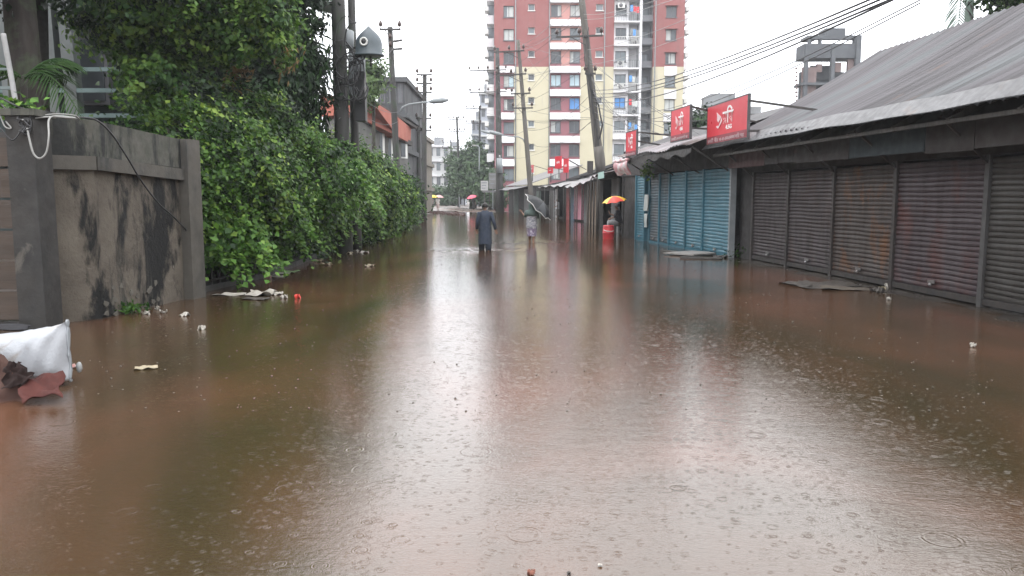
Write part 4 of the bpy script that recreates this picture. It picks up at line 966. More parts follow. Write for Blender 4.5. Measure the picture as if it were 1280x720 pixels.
gb = block('apartment_building', 'grey weathered block with an overhanging roof behind the orange house', 474, 507, 98, 62, 12, PM('weathered_grey', (.085, .09, .095), (.06, .063, .068), .4, .9, stain=(.035, .036, .038), sstretch=(1, 1, .3)), 4, 3, 1.5, PM('slab_dark', (.075, .08, .085), rough=.9), roofbox=False)
# building behind the big red sign
Y = 62; cb = thing('concrete_building', 'grey concrete rooftop block behind the large red sign', 'building', P(910, 240, Y))
conc = PM('raw_concrete', (.27, .28, .29), (.2, .21, .22), .5, .9, stain=(.14, .14, .14), sstretch=(1, 1, .3), sscale=.5); pale_wall = PM('pale_plaster', (.42, .42, .36), (.34, .34, .3), .5, .9)
def fb(parent, name, x0, x1, y0, y1, Y, dep, m_, dy=0):
    a, b = P(x0, y1, Y), P(x1, y0, Y); return MB().box(a.x, b.x, Y + dy, Y + dy + dep, a.z, b.z).build(name, m_, parent)
fb(cb, 'roof_tank', 888, 919, 117, 134, Y, 3, conc); fb(cb, 'parapet', 876, 949, 134, 143, Y, 6, conc, -.5); fb(cb, 'wall', 880, 941, 143, 250, Y, 5.5, pale_wall); fb(cb, 'annex', 925, 990, 156, 250, Y, 6, conc, 8)
# unfinished tower
Y = 85; ub = thing('unfinished_building', 'unfinished concrete tower with open top floor and half built brick walls', 'building', P(1034, 240, Y))
cg = PM('tower_concrete', (.1, .11, .12), (.075, .08, .09), .4, .9); bk = PM('raw_brick', (.19, .14, .135), (.16, .115, .11), .8, .9, .4, 20)
fb(ub, 'brick_wall', 997, 1021, 84, 250, Y, .4, bk); fb(ub, 'brick_wall', 1052, 1072, 74, 250, Y, .4, bk); fb(ub, 'back_wall', 1003, 1066, 86, 250, Y, .4, cg, 2.2)
for px in (1003.5, 1036, 1067): fb(ub, 'column', px - 2, px + 2, 45 if px > 1060 else 58, 250, Y, .5, cg, -.5)
fb(ub, 'floor_band', 1004, 1073, 55, 73, Y, 2.5, cg, -.3); fb(ub, 'floor_slab', 1000, 1070, 104, 107, Y, 2.5, cg, -.6)
fb(ub, 'roof_beam', 1012, 1070, 44, 49, Y, .6, cg); fb(ub, 'roof_slab', 1012, 1026, 43, 47, Y, 2, cg, .7)
for px in (1013, 1026, 1069): fb(ub, 'roof_column', px - 1.5, px + 1.5, 48, 55, Y, .5, cg)
fb(ub, 'water_tank', 1036, 1061, 33, 44, Y, 2, cg, .8); fb(ub, 'low_wall', 1022, 1053, 78, 96, Y, .4, cg, 2)
for i in range(11):
    fb(ub, 'brick_tooth', 995.3 + (i % 3) * .4, 997.2, 84 + i * 5, 86.5 + i * 5, Y, .35, bk, .02) if i < 11 else 0
for (px0, px1, py) in ((1021, 1028, 80), (1044, 1052, 78)): fb(ub, 'brick_step', px0, px1, py, 90, Y, .35, bk, .03)
# street end: brick wall
tag(MB().box(P(500, 250, 150).x, P(560, 250, 150).x, 150, 150.4, 0, 2.6).build('boundary_wall', PM('far_brick', (.22, .12, .1), (.16, .09, .08), .7, .9)), 'reddish brick boundary wall across the far street end', 'wall')
for (px0, px1, py0, py1, Y, m_, lab) in ((570, 578, 222, 238, 112, 'white', 'white hanging signboard before the dark far trees'), (601, 610, 226, 238, 92, 'white', 'pale blue signboard over the far right pavement'), (611, 621, 216, 236, 90, 'grey', 'grey notice board beside the tall dark pole')):
    t = thing('signboard', lab, 'sign', P((px0 + px1) / 2, 260, Y)); fb(t, 'board', px0, px1, py0, py1, Y, .12, pnl[m_]); fb(t, 'post', (px0 + px1) / 2 - .5, (px0 + px1) / 2 + .5, py1, 262, Y, .12, MATS['grey_paint'], .13)
    for i in range(3): fb(t, 'printed_band', px0 + 1, px1 - 1.5 - i, py0 + 2 + i * (py1 - py0) / 3.6, py0 + 3 + i * (py1 - py0) / 3.6, Y, .02, MATS['grey_paint'], -.03)
t = thing('pavement_awning', 'pale tin canopy on posts left of the tall dark pole', 'canopy', P(610, 262, 91)); fb(t, 'roof', 603, 620, 238, 240.5, 91, 2.5, roofl)
for px in (606, 612, 618): fb(t, 'post', px - .5, px + .5, 240.5, 262, 91, .12, MATS['dark_wood'], .1)
# ================================================================ left compound wall
def wallmat():
    m, ns, ln, b = mat('mouldy_plaster')
    vec = coords(ns, ln)
    r = ramp(ns, [(.35, (.085, .072, .058)), (.65, (.135, .117, .094))]); ln.new(noise(ns, ln, vec, 1.5, 6, .65), r.inputs[0])
    v2 = coords(ns, ln, (1.3, 1.3, .5))
    r2 = ramp(ns, [(.5, (0, 0, 0)), (.57, (1, 1, 1))]); ln.new(noise(ns, ln, v2, .9, 8, .68, .3), r2.inputs[0])
    col = mixc(ns, ln, r2.outputs[0], r.outputs[0], (.008, .0082, .008))
    v3 = coords(ns, ln, (7, 7, .5)); r3 = ramp(ns, [(.6, (0, 0, 0)), (.7, (1, 1, 1))]); ln.new(noise(ns, ln, v3, 1.2, 5, .6), r3.inputs[0])
    col = mixc(ns, ln, r3.outputs[0], col, (.035, .034, .03))
    r4 = ramp(ns, [(.7, (0, 0, 0)), (.73, (1, 1, 1))]); ln.new(noise(ns, ln, vec, 3.2, 4, .55, .5), r4.inputs[0])
    col = mixc(ns, ln, r4.outputs[0], col, (.2, .185, .16))
    ln.new(col, b.inputs['Base Color']); b.inputs['Roughness'].default_value = .75; b.inputs['Specular IOR Level'].default_value = .3
    bp = ns.new('ShaderNodeBump'); bp.inputs['Distance'].default_value = .03; ln.new(noise(ns, ln, vec, 9, 8, .7), bp.inputs['Height']); ln.new(bp.outputs[0], b.inputs['Normal'])
    return m
WM = wallmat(); capm = PM('mossy_cap', (.084, .08, .068), (.045, .048, .036), 4, .85, .6, 20, stain=(.012, .013, .012), sscale=1.2, sat=(.5, .58), sstretch=(3, 3, .6))
ledge = PM('ledge_plaster', (.085, .077, .065), (.05, .046, .039), 2, .8, .6, 20, stain=(.03, .03, .028), sscale=1.5, sstretch=(1, 1, .4), sat=(.5, .62))
WA, WB, WC = V(-6.35, 10.35, 0), V(-5.72, 11.0, 0), V(-5.36, 13.55, 0)
cw = thing('compound_wall', 'dark mouldy plastered compound wall with moulded ledge and end pilaster', 'wall', (-5.6, 11.8, 0))
def seg(mb, a, b, off, th, z0, z1, z0b=None, z1b=None, s=0, e=0):
    "slab along a->b, front face off metres towards the road"
    a, b = Vector(a), Vector(b); d = (b - a).normalized(); n = V(d.y, -d.x, 0); a = a - d * s; b = b + d * e
    z0b = z0 if z0b is None else z0b; z1b = z1 if z1b is None else z1b
    q = [a + n * off + V(0, 0, z0), b + n * off + V(0, 0, z0b), b + n * off + V(0, 0, z1b), a + n * off + V(0, 0, z1)]
    return mb.prism(q, -n * th)
mb = MB(); seg(mb, WA, WB, 0, .22, -.3, 2.2, e=.02); seg(mb, WB, WC, 0, .22, -.3, 2.2, e=-.05); mb.build('panel', WM, cw)
mb = MB(); seg(mb, WA, WB, .05, .3, 2.235, 2.72, e=.03); seg(mb, WB, WC, .05, .3, 2.235, 2.72, 2.14, 2.6, e=-.2); mb.build('parapet', capm, cw)
mb = MB(); seg(mb, WA, WB, .1, .32, 2.05, 2.234, e=.03); seg(mb, WB, WC, .1, .32, 2.05, 2.234, 1.95, 2.13, e=-.35); mb.build('ledge', ledge, cw)
mb = MB(); d = (WC - WB).normalized(); q = WC - d * .22; n = V(d.y, -d.x, 0)
mb.obox(q + V(0, 0, 1.16) - n * .06, d * .2, n * .22, (0, 0, 1.46)); mb.build('pilaster', ledge, cw)
gp = thing('gate_pillar', 'black stained gate pillar at the left end of the mouldy wall', 'pillar', (-6.05, 10.15, 0))
mb = MB(); mb.box(-6.22, -5.88, 9.98, 10.36, -.3, 2.68); mb.build('shaft', PM('black_plaster', (.014, .0135, .013), (.03, .027, .024), 2, .8, .6, 14, stain=(.07, .063, .054), sscale=2.2, sat=(.6, .68)), gp)
mb = MB(); mb.box(-6.27, -5.83, 9.93, 10.41, 2.68, 2.76); mb.build('cap', capm, gp)
gt = thing('gate', 'closed brown gate of wide horizontal boards beside the black pillar', 'gate', (-7.1, 10.2, 0))
mb = MB()
for i in range(6): mb.box(-8.1, -6.235, 10.18, 10.23, .12 + i * .39, .12 + i * .39 + .36)
mb.build('board_panel', PM('gate_wood', (.06, .04, .028), (.038, .027, .02), 2, .7, .4, 20, stretch=(.3, 1, 3)), gt)
mb = MB(); mb.box(-8.16, -8.1, 10.15, 10.26, 0, 2.5); mb.box(-8.1, -6.235, 10.23, 10.26, 2.44, 2.5); mb.box(-8.1, -6.235, 10.235, 10.265, 0, .08); mb.build('frame', MATS['dark_metal'], gt)
# exposed brick patches and broken plaster at the wall foot
mb = MB(); rn = random.Random(8)
for i in range(16):
    q = WB + (WC - WB) * rn.uniform(.0, .55) + V(0, 0, rn.uniform(.02, .42)); d = (WC - WB).normalized(); n = V(d.y, -d.x, 0)
    pts = [q + n * .004 + d * rn.uniform(.02, .07) * math.cos(a) + V(0, 0, rn.uniform(.02, .055) * math.sin(a)) for a in (0, 1.1, 2.2, 3.3, 4.4, 5.4)]
    mb.prism(pts, n * rn.uniform(.006, .02))
mb.build('flaked_plaster', PM('flake', (.12, .112, .095), (.07, .063, .052), 4, .85, .5, 20), cw)
# wires on the wall top
def wire(name, label, pts, r, m_, cat='cable', jit=0, seed=1, group=None, sub=6):
    rn = random.Random(seed); pts = [Vector(p) for p in pts]; out = []
    for i in range(len(pts) - 1):
        p0, p1, p2, p3 = pts[max(0, i - 1)], pts[i], pts[i + 1], pts[min(len(pts) - 1, i + 2)]
        for k in range(sub):
            t = k / sub; out.append(.5 * ((2 * p1) + (-p0 + p2) * t + (2 * p0 - 5 * p1 + 4 * p2 - p3) * t * t + (-p0 + 3 * p1 - 3 * p2 + p3) * t ** 3) + V(rn.uniform(-jit, jit), rn.uniform(-jit, jit), rn.uniform(-jit, jit)))
    out.append(pts[-1]); return tag(MB().tube(out, r, 6).build(name, m_), label, cat, group)
W = lambda px, py, Y=10.4: P(px, py, Y)
wire('cable', 'black cable running diagonally down the front of the mouldy wall', [W(0, 122), W(30, 136), W(70, 146), W(104, 147, 10.6), W(122, 151, 10.75), W(140, 168, 11.0), W(158, 195, 11.25), W(178, 228, 11.7), W(200, 256, 12.2), W(222, 276, 12.9), W(240, 300, 13.25), W(244, 335, 13.3)], .013, MATS['cable'])
wire('cable', 'white cable loop hanging over the top of the mouldy wall', [W(28, 150, 9.92), W(62, 146, 10.2), W(95, 148, 10.5), W(70, 145, 10.3), W(61, 150, 10.05), W(61, 170, 9.9), W(58, 190, 9.88), W(50, 198, 9.86), W(42, 192, 9.86), W(37, 175, 9.88), W(34, 160, 9.9)], .012, MATS['cable_light'])
wire('cable', 'white cable lying along the wall top towards the gate pillar', [W(0, 143, 10.0), W(6, 158, 9.95), W(14, 160, 9.95), W(8, 150, 10), W(30, 150, 10.1), W(62, 143, 10.2), W(92, 144, 10.4), W(100, 150, 10.6)], .009, MATS['cable_light'])
wire('cable', 'snarl of thin black wires knotted on the gate pillar top', [W(2, 130, 10.1), W(20, 150, 10), W(34, 162, 9.95), W(24, 152, 9.95), W(36, 150, 9.92), W(28, 166, 9.92), W(38, 158, 9.9), W(22, 146, 9.95), W(40, 140, 10), W(34, 168, 9.92), (-6.0, 9.9, 2.5)], .011, MATS['cable'], jit=.015)
wire('cable', 'black cable drooping in front of the brown gate top', [W(0, 160, 9.9), W(15, 175, 9.9), W(25, 165, 9.95), W(32, 155, 10)], .01, MATS['cable'])
# ================================================================ iron fence in the hedge, hedge, creepers
fn = thing('iron_fence', 'low rusty iron fence panel half swallowed by the creepers beside the wall end', 'fence', (-5.55, 15.2, 0))
fa, fb_ = V(-5.55, 13.95, 0), V(-5.15, 16.8, 0); fd = (fb_ - fa).normalized()
mb = MB()
for z in (.18, .45, .72, 1.0): mb.beam(fa + V(0, 0, z), fb_ + V(0, 0, z), .025, .03)
mb.build('rails', MATS['dark_metal'], fn)
mb = MB()
for i in range(11): q = fa + (fb_ - fa) * i / 10; mb.beam(q + V(0, 0, .05), q + V(0, 0, 1.05 if i % 5 else 1.25), .02 if i % 5 else .05, .02 if i % 5 else .05)
mb.build('bars', MATS['dark_metal'], fn)
mb = MB(); seg(mb, V(-5.62, 13.7, 0), V(-5.2, 17, 0), .1, .3, -.3, .1); seg(mb, V(-5.2, 17, 0), V(-5.5, 24, 0), .05, .3, -.3, .12); mb.build('kerb_base', MATS['post_grey'], fn)
G1 = leafmat('leaf_bright', [(0, (.011, .034, .008)), (.4, (.036, .095, .015)), (.75, (.085, .19, .03)), (1, (.18, .29, .055))])
G2 = leafmat('leaf_mid', [(0, (.004, .014, .003)), (.42, (.022, .062, .009)), (.75, (.078, .165, .022)), (1, (.19, .28, .05))])
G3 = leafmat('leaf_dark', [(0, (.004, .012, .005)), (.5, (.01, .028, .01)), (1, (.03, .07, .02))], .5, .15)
G4 = leafmat('leaf_yellow_green', [(0, (.008, .026, .007)), (.4, (.03, .082, .016)), (.72, (.09, .18, .034)), (1, (.2, .31, .06))])
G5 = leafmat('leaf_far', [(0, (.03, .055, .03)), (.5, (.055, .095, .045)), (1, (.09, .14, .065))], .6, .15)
BK = PM('bark', (.036, .028, .023), (.02, .016, .014), 4, .9, .8, 20, stretch=(1, 1, .2), stain=(.05, .065, .035), sscale=1.5, sat=(.5, .62))
HX = [(13.4, -6.1), (15, -5.6), (17, -5.25), (20, -5.5), (22.5, -5.85), (26, -5.85), (29, -5.55), (33, -5.5), (40, -6.05), (50, -7.2), (60, -8.6)]
def hx(y):
    for (a, xa), (b, xb) in zip(HX, HX[1:]):
        if y <= b: return xa + (xb - xa) * max(0, y - a) / (b - a)
    return HX[-1][1]
def hedge(label, ya, yb, zlo, ztop, k, per, size, material, seed, bulge=.35, rc=.42, depth=1.6, base=.45, width=.34, droop=.5, over=0., stems=True, group='creepers along the left roadside', name='creeper_hedge'):
    rng = np.random.default_rng(seed); t = thing(name, label, 'hedge', (hx((ya + yb) / 2) - .8, (ya + yb) / 2, 0), group)
    ys = ya + (yb - ya) * rng.random(k); u = rng.random(k) ** .85
    ph = rng.random(4) * 6
    top = ztop * (1 + .15 * np.sin(ys * .9 + ph[0]) + .12 * np.sin(ys * 2.3 + ph[1]) + .05 * np.sin(ys * 5.1 + ph[2]))
    z = zlo + (top - zlo) * u
    bul = bulge * (1 + .7 * np.sin(ys * 1.3 + z * .8 + ph[2]) + .6 * np.sin(ys * 2.9 + z * 2.6 + ph[3]))
    xf = np.array([hx(y) for y in ys]) + bul * np.sin(np.pi * np.clip(u * .8 + .12, 0, 1)) + over * u
    back = np.clip((u - .75) / .25, 0, 1); x = xf - depth * rng.random(k) ** 2.2 * (.35 + .65 * back) - back * .4
    c = np.stack([x, ys, z], 1); o = np.stack([np.ones(k) * .9, -.35 * np.ones(k), .15 + back], 1)
    p, n, tt = clump_leaves(c, o, per, rc * (.5 + .9 * rng.random(k)), rng, .65, base=base)
    rn_ = np.random.default_rng(seed + 500); ns_ = int(k * .34); SP = []; SN = []; ST = []
    for i in range(ns_):                                             # loose sprays arching out and hanging down
        j = rn_.integers(k); a0 = c[j].copy(); L = rn_.uniform(.35, 1.25); m_ = int(L * 46); q_ = np.linspace(0, 1, m_)[:, None]
        d_ = np.array([rn_.uniform(.3, 1), rn_.uniform(-.8, .5), 0]); d_ /= np.linalg.norm(d_)
        SP.append(a0 + d_ * L * .75 * q_ + np.array([0, 0, 1.]) * L * (.45 * q_ - .95 * q_ ** 2) + rn_.normal(size=(m_, 3)) * .035); SN.append(np.tile([.5, -.3, .8], (m_, 1))); ST.append(rn_.normal(base + .2, .12, m_))
    p = np.concatenate([p] + SP); n = np.concatenate([n] + SN); tt = np.concatenate([tt] + ST)
    ok = p[:, 2] > .02
    s = size * (.6 + .8 * rng.random(len(p)))
    leaf_mesh('foliage', p[ok], n[ok], s[ok], tt[ok], material, t, rng, width, droop)
    if stems:
        mb = MB(); rn = random.Random(seed)
        for i in range(int((yb - ya) * 3.5)):
            y = rn.uniform(ya, yb); x = hx(y) - rn.uniform(.05, .6); h = rn.uniform(.8, 2.4)
            mb.tube([V(x, y, -.2), V(x + rn.uniform(-.15, .2), y + rn.uniform(-.2, .2), h * .5), V(x + rn.uniform(-.2, .45), y + rn.uniform(-.4, .4), h)], [.025, .018, .008], 5)
        mb.build('stems', BK, t)
    return t
hedge('bright green leafy creeper over the iron fence beside the wall end', 14.2, 17.3, .5, 1.8, 230, 46, .115, G1, 1, .42, .34, .7, .55, .4)
hedge('tall dense creeper mass between the mouldy wall and the dark poles', 13.9, 22.5, .7, 3.35, 900, 54, .1, G2, 2, .5, .42, 2.2)
hedge('creeper mass at the foot of the thick dark pole with drooping sprays', 20.5, 30, .3, 3.1, 720, 48, .115, G2, 3, .45, .45, 1.7, .5, over=.25)
hedge('lighter creeper spray hanging over the water just before the dark poles', 18.5, 24.5, 1.1, 2.9, 260, 46, .12, G1, 4, .7, .4, .8, .5, over=.35, stems=False)
hedge('farther hedge row between the dark poles and the hedge pole', 29, 44, .2, 2.9, 700, 46, .15, G2, 5, .55, .55, 2, .47)
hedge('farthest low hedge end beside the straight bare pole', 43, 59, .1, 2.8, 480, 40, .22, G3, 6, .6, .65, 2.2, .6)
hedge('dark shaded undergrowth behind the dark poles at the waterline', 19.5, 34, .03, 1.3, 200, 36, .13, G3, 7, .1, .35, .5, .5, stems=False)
def tree(label, foot, pts, r0, r1, blobs, per, size, m_, seed, rc=.5, limbs=(), group=None, name='tree', cat='tree', sprays=0, **k):
    t = thing(name, label, cat, foot, group)
    trunk('trunk', pts, r0, r1, BK, t, limbs); o, A = crown('crown', blobs, per, size, m_, t, seed, rc, **k)
    if sprays:
        g = np.random.default_rng(seed + 9); SP = []; ST = []; tw = MB()
        for i in range(sprays):
            a0 = A[g.integers(len(A))]; L = g.uniform(.5, 1.2); m2 = int(L * 60); q_ = np.linspace(0, 1, m2)[:, None]; an = g.uniform(-2.6, .6); d_ = np.array([math.cos(an), math.sin(an), 0])
            cv = a0 + d_ * L * .8 * q_ + np.array([0, 0, 1.]) * L * (.35 * q_ - .85 * q_ ** 2)
            SP.append(cv + g.normal(size=(m2, 3)) * .05); ST.append(g.normal(.72, .13, m2)); tw.tube([V(*cv[0]), V(*cv[m2 // 2]), V(*cv[-1])], [.012, .008, .003], 4)
        SP = np.concatenate(SP); leaf_mesh('drooping_branches', SP, np.tile([.2, -.5, .8], (len(SP), 1)), size * g.uniform(.7, 1.3, len(SP)), np.concatenate(ST), m_, t, g, .3, .8); tag(tw.build('twigs', BK, t), kind='stuff')
    return t
# big trunks far left with dark crown high above
tree('thick brown trunked tree at the far left, its dark crown above the frame', (-8.0, 13.6, 0), [V(-8.0, 13.6, -.3), V(-8.05, 13.6, 2), V(-8.15, 13.7, 4), V(-8.3, 13.9, 6.6)], .34, .22,
     [((-8.6, 14, 7.0), (2.9, 2.4, 2.1), 220), ((-9.5, 12, 6.0), (2.2, 2.2, 2.0), 100)], 46, .17, G3, 21, .55, [((-8.2, 13.8, 5), (-9.6, 12.6, 6.8)), ((-8.2, 13.8, 5.4), (-6.8, 14.6, 7.2))])
mb = MB()
tt = thing('tree', 'second darker trunk standing close behind the thick brown one', 'tree', (-9.05, 15.4, 0)); trunk('trunk', [V(-9.05, 15.4, -.3), V(-9.0, 15.4, 3), V(-8.9, 15.6, 7)], .26, .2, PM('dark_bark', (.025, .022, .022), (.04, .035, .03), 4, .9, .8, 20), tt)
crown('crown', [((-7.6, 16.5, 8), (2.6, 2.2, 1.9), 150)], 44, .17, G3, tt, 22)
tree('light leaved tree with drooping sprays above the creepers near the wall', (-7.9, 18.4, 0), [V(-7.9, 18.4, -.3), V(-7.7, 18.2, 2), V(-7.4, 17.9, 3.8), V(-7.2, 17.8, 5.6)], .17, .1,
     [((-7.1, 17.0, 5.7), (1.9, 1.5, 1.15), 210), ((-6.3, 17.2, 5.4), (1.5, 1.4, .8), 120), ((-7.6, 16.6, 5.2), (1.0, 1.2, .8), 80), ((-6.6, 16.9, 6.3), (2.1, 1.6, .9), 150), ((-7.2, 16.4, 4.0), (.6, .8, .8), 40), ((-5.6, 17.6, 5.2), (1.1, 1.2, .7), 70)], 46, .13, G4, 23, .34,
     [((-7.4, 17.9, 4), (-6.2, 17.2, 5.1)), ((-7.4, 17.9, 4.2), (-8.2, 16.8, 5.2)), ((-7.3, 17.9, 5), (-5.5, 17.5, 5.5))], droop=.7, base=.55, flat=.45, sprays=130)
tree('large dark bushy tree filling the space behind the light leaved one', (-8.6, 22.5, 0), [V(-8.6, 22.5, -.3), V(-8.5, 22.6, 3), V(-8.3, 22.8, 6)], .3, .18,
     [((-7.6, 22.8, 5.6), (2.25, 2.4, 3.4), 420), ((-8.2, 21.5, 3.2), (2.2, 2, 1.6), 170), ((-6.9, 23.2, 8.2), (1.55, 1.8, 1.8), 120), ((-9.0, 24.5, 6.5), (1.6, 2.0, 3.5), 200)], 46, .17, G3, 24, .55)
# narrow hanging leaves (bamboo like) near the poles and a brown dead spray
t = thing('tree', 'dark tree of long narrow hanging leaves just left of the thick pole', 'tree', (-6.2, 23.5, 0)); rng = np.random.default_rng(31)
trunk('trunk', [V(-6.3, 23.6, -.3), V(-6.2, 23.5, 3), V(-6.0, 23.4, 6)], .1, .05, BK, t)
crown('crown', [((-6.2, 23.4, 4.3), (.55, .8, 2.1), 130), ((-6.3, 23.3, 6.3), (.55, .7, 1.2), 55)], 30, .36, G3, t, 32, .5, width=.1, droop=2.2, base=.65)
for (px, py, Y, h, sd, lab) in ((356, 62, 19.3, .75, 41, 'withered brown leaf spray hanging in the dark tree, larger of two'), (296, 92, 18.6, .5, 42, 'small withered brown leaf spray under the light leaved tree')):
    rng = np.random.default_rng(sd); q = np.array(P(px, py, Y)); n_ = 140
    p = q + rng.normal(size=(n_, 3)) * np.array([.13, .13, h * .45]); o = leaf_mesh('dead_foliage', p, rng.normal(size=(n_, 3)), .16 + .1 * rng.random(n_), rng.random(n_), leafmat('leaf_dead', [(0, (.11, .07, .03)), (1, (.26, .17, .07))], .7, .1), None, rng, .16, 2.5)
    tag(o, lab, 'dead leaves')
tree('pale feathery tree behind the dome cover, before the grey block', (-7.2, 41, 0), [V(-7.2, 41, -.3), V(-7.0, 41, 4), V(-6.9, 41, 8)], .14, .06, [((-7.2, 41, 7.6), (.8, 1, 1.2), 70), ((-7.7, 41, 7.0), (.7, 1, 1.1), 45)], 40, .2, leafmat('leaf_pale', [(0, (.05, .09, .035)), (.6, (.1, .16, .06)), (1, (.17, .24, .1))]), 25, .45)
# palm by the wall
t = thing('palm', 'small palm with a drooping frond above the mouldy wall', 'palm', (-7.35, 12.4, 0))
mb = MB(); mb.tube([V(-7.45, 12.4, -.3), V(-7.45, 12.4, 2), V(-7.4, 12.4, 3.5)], [.08, .07, .05], 8); mb.build('trunk', BK, t)
for (dx, dy, dz, L, ar) in ((.62, -.3, .35, 1.5, .95), (-.7, -.1, .6, 1.4, .5), (.1, .8, .8, 1.4, .6), (-.3, -.6, .6, 1.2, .8), (.45, .5, .9, 1.3, .55)):
    mb = MB(); frond(mb, V(-7.4, 12.4, 3.45), (dx, dy, dz), L, ar, 30, .55, .02); mb.build('frond', PM('palm_leaf', (.014, .038, .01), (.03, .06, .015), 3, .7, spec=.15), t)
rng = np.random.default_rng(77); n_ = 130; q = np.array([-6.55, 10.75, 2.86])
tag(leaf_mesh('wall_weeds', q + rng.normal(size=(n_, 3)) * np.array([.22, .15, .07]), rng.normal(size=(n_, 3)) * .4 + np.array([0, -.3, 1]), .1 + .06 * rng.random(n_), rng.random(n_), G1, None, rng), 'tuft of small leaves growing on the wall top by the gate', 'weeds')
# house behind the trees
bw = thing('boundary_wall', 'added dark wall behind the roadside creepers, closing the bright gaps under them', 'wall', (-6.6, 30, 0))  # unseen dark backing, added so no white sky shows under the creepers
for (ya, yb) in ((13.9, 17), (17, 22.5), (22.5, 29), (29, 40), (40, 50), (50, 62)):
    mb = MB(); seg(mb, V(hx(ya) - .75, ya, 0), V(hx(yb) - .75, yb, 0), 0, .2, -.3, 1.5); mb.build('backing_panel', MATS['shop_wall'], bw)
tag(MB().box(-40, -7.4, 12.5, 75, -.4, .12).build('garden_ground', gm), kind='structure')
hs = thing('house', 'teal grey house with white columns and pale railings behind the trees', 'house', (-12, 22, 0))
hw = PM('house_teal', (.018, .034, .034), (.012, .023, .024), .5, .7); hp = PM('house_white', (.13, .145, .145), (.1, .11, .11), 1, .8)
MB().box(-17, -8.9, 21, 26, -.5, 8).build('wall', hw, hs)
MB().box(-17, -8.85, 19.8, 21.3, 2.55, 2.8).build('veranda_slab', PM('house_floor', (.2, .17, .13), (.15, .13, .1), 1, .9), hs)
for px in (73, 96, 20): q = P(px, 60, 20.2); mb = MB(); mb.beam(V(q.x, 20.0, 2.5), V(q.x - .12, 20.0, 7.6), .3, .3); mb.build('column', hp, hs)
for z in (4.25, 4.75, 3.65): mb = MB(); mb.box(-17, -9, 19.86, 19.92, z - .05, z + .05); mb.build('railing', PM('rail_teal', (.12, .18, .18), (.09, .14, .14), 3, .6), hs)
mb = MB(); mb.box(-12.2, -10.2, 20.7, 20.98, 4.0, 5.7); f = mb.build('window', MATS['window_frame'], hs); mb = MB(); mb.box(-12.1, -10.3, 20.66, 20.699, 4.1, 5.6); mb.build('pane', MATS['glass_dark'], f)
mb = MB(); mb.box(-11.9, -11.0, 20.2, 20.4, 5.3, 6.4); mb.build('hanging_sheet', hp, hs)
wire('pole', 'white slanting pole leaning over the gate, in front of the trees', [W(4, 42, 11.5), W(12, 85, 11.5), W(21, 136, 11.5)], .035, MATS['white_metal'], 'pole')
mb = MB(); mb.box(P(0, 86, 11.6).x - .8, P(11, 86, 11.6).x, 11.58, 11.62, P(0, 88, 11.6).z, P(0, 85, 11.6).z); mb.box(P(0, 86, 11.6).x - .8, P(16, 86, 11.6).x, 11.58, 11.62, P(0, 112, 11.6).z, P(0, 108, 11.6).z)
tag(mb.build('rail', PM('rail_grey', (.16, .2, .2), rough=.6)), 'pale double rail running left from the slanting pole above the gate', 'railing')
# ================================================================ trees right and far
tree('broad green tree rising behind the corrugated shed roof', (18.5, 25, 0), [V(18.5, 25, -.3), V(18.4, 25, 4), V(18.2, 25, 8)], .35, .2, [((16.5, 25, 8.1), (1.4, 2.2, 1.7), 220), ((18.6, 25, 8.3), (2.4, 2.4, 2.2), 200), ((19.5, 24, 9.5), (3.4, 3, 3), 260), ((20, 22, 7.5), (3, 3, 2), 120)], 46, .2, G2, 51, .6, base=.55)
tree('second tall tree beyond the right end of the shed roof', (17.5, 17, 0), [V(17.5, 17, -.3), V(17.4, 17, 4), V(17, 17, 8)], .3, .2, [((17, 16.5, 9.5), (3.2, 3, 3.2), 330), ((16, 12.5, 9), (2.8, 2.8, 2.8), 230)], 46, .22, G2, 52, .6, base=.5)
t = thing('palm', 'coconut palm with a hanging silvery frond behind the shed ridge', 'palm', (15.2, 27.5, 0))
mb = MB(); mb.tube([V(15.3, 27.5, -.3), V(15.2, 27.4, 4), V(15.1, 27.3, 9.4)], [.2, .16, .12], 10); mb.build('trunk', PM('palm_bark', (.17, .16, .15), (.11, .105, .1), 6, .9, .5, 20, stretch=(1, 1, 4)), t)
pf = PM('coconut_leaf', (.1, .16, .12), (.16, .22, .18), 3, .45)
for (dx, dy, dz, L, ar) in ((-.1, -.12, -.9, 3.6, .05), (-.35, -.75, .15, 3.4, .75), (-.9, -.1, .2, 3.2, .6), (.6, -.7, .3, 3.2, .7), (.9, .1, .4, 3.2, .6), (-.3, .9, .5, 3.2, .6), (-.6, -.6, .7, 3.2, .5), (.3, .5, .9, 2.8, .4)):
    mb = MB(); frond(mb, V(14.75, 27.1, 9.4), (dx, dy, dz), L, ar, 40, .95, .055); mb.build('frond', pf, t)
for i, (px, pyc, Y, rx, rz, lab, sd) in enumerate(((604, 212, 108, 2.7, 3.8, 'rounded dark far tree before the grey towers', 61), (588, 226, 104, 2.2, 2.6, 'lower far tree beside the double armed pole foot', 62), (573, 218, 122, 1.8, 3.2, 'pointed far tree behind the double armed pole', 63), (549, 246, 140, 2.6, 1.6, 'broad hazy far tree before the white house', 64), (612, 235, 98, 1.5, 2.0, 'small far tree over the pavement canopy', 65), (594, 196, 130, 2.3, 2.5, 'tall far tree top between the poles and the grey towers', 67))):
    c_ = P(px, pyc, Y); tree(lab, (c_.x, Y, 0), [V(c_.x, Y, -.3), V(c_.x + .1, Y, c_.z * .5), V(c_.x, Y, c_.z)], .22, .1, [((c_.x, Y, c_.z), (rx, rx * .9, rz), 120), ((c_.x + rx * .5, Y - .5, c_.z - rz * .6), (rx * .7, rx * .7, rz * .5), 50)], 34, .42, G5, sd, .85, group='far trees at the street end', inner=.3)
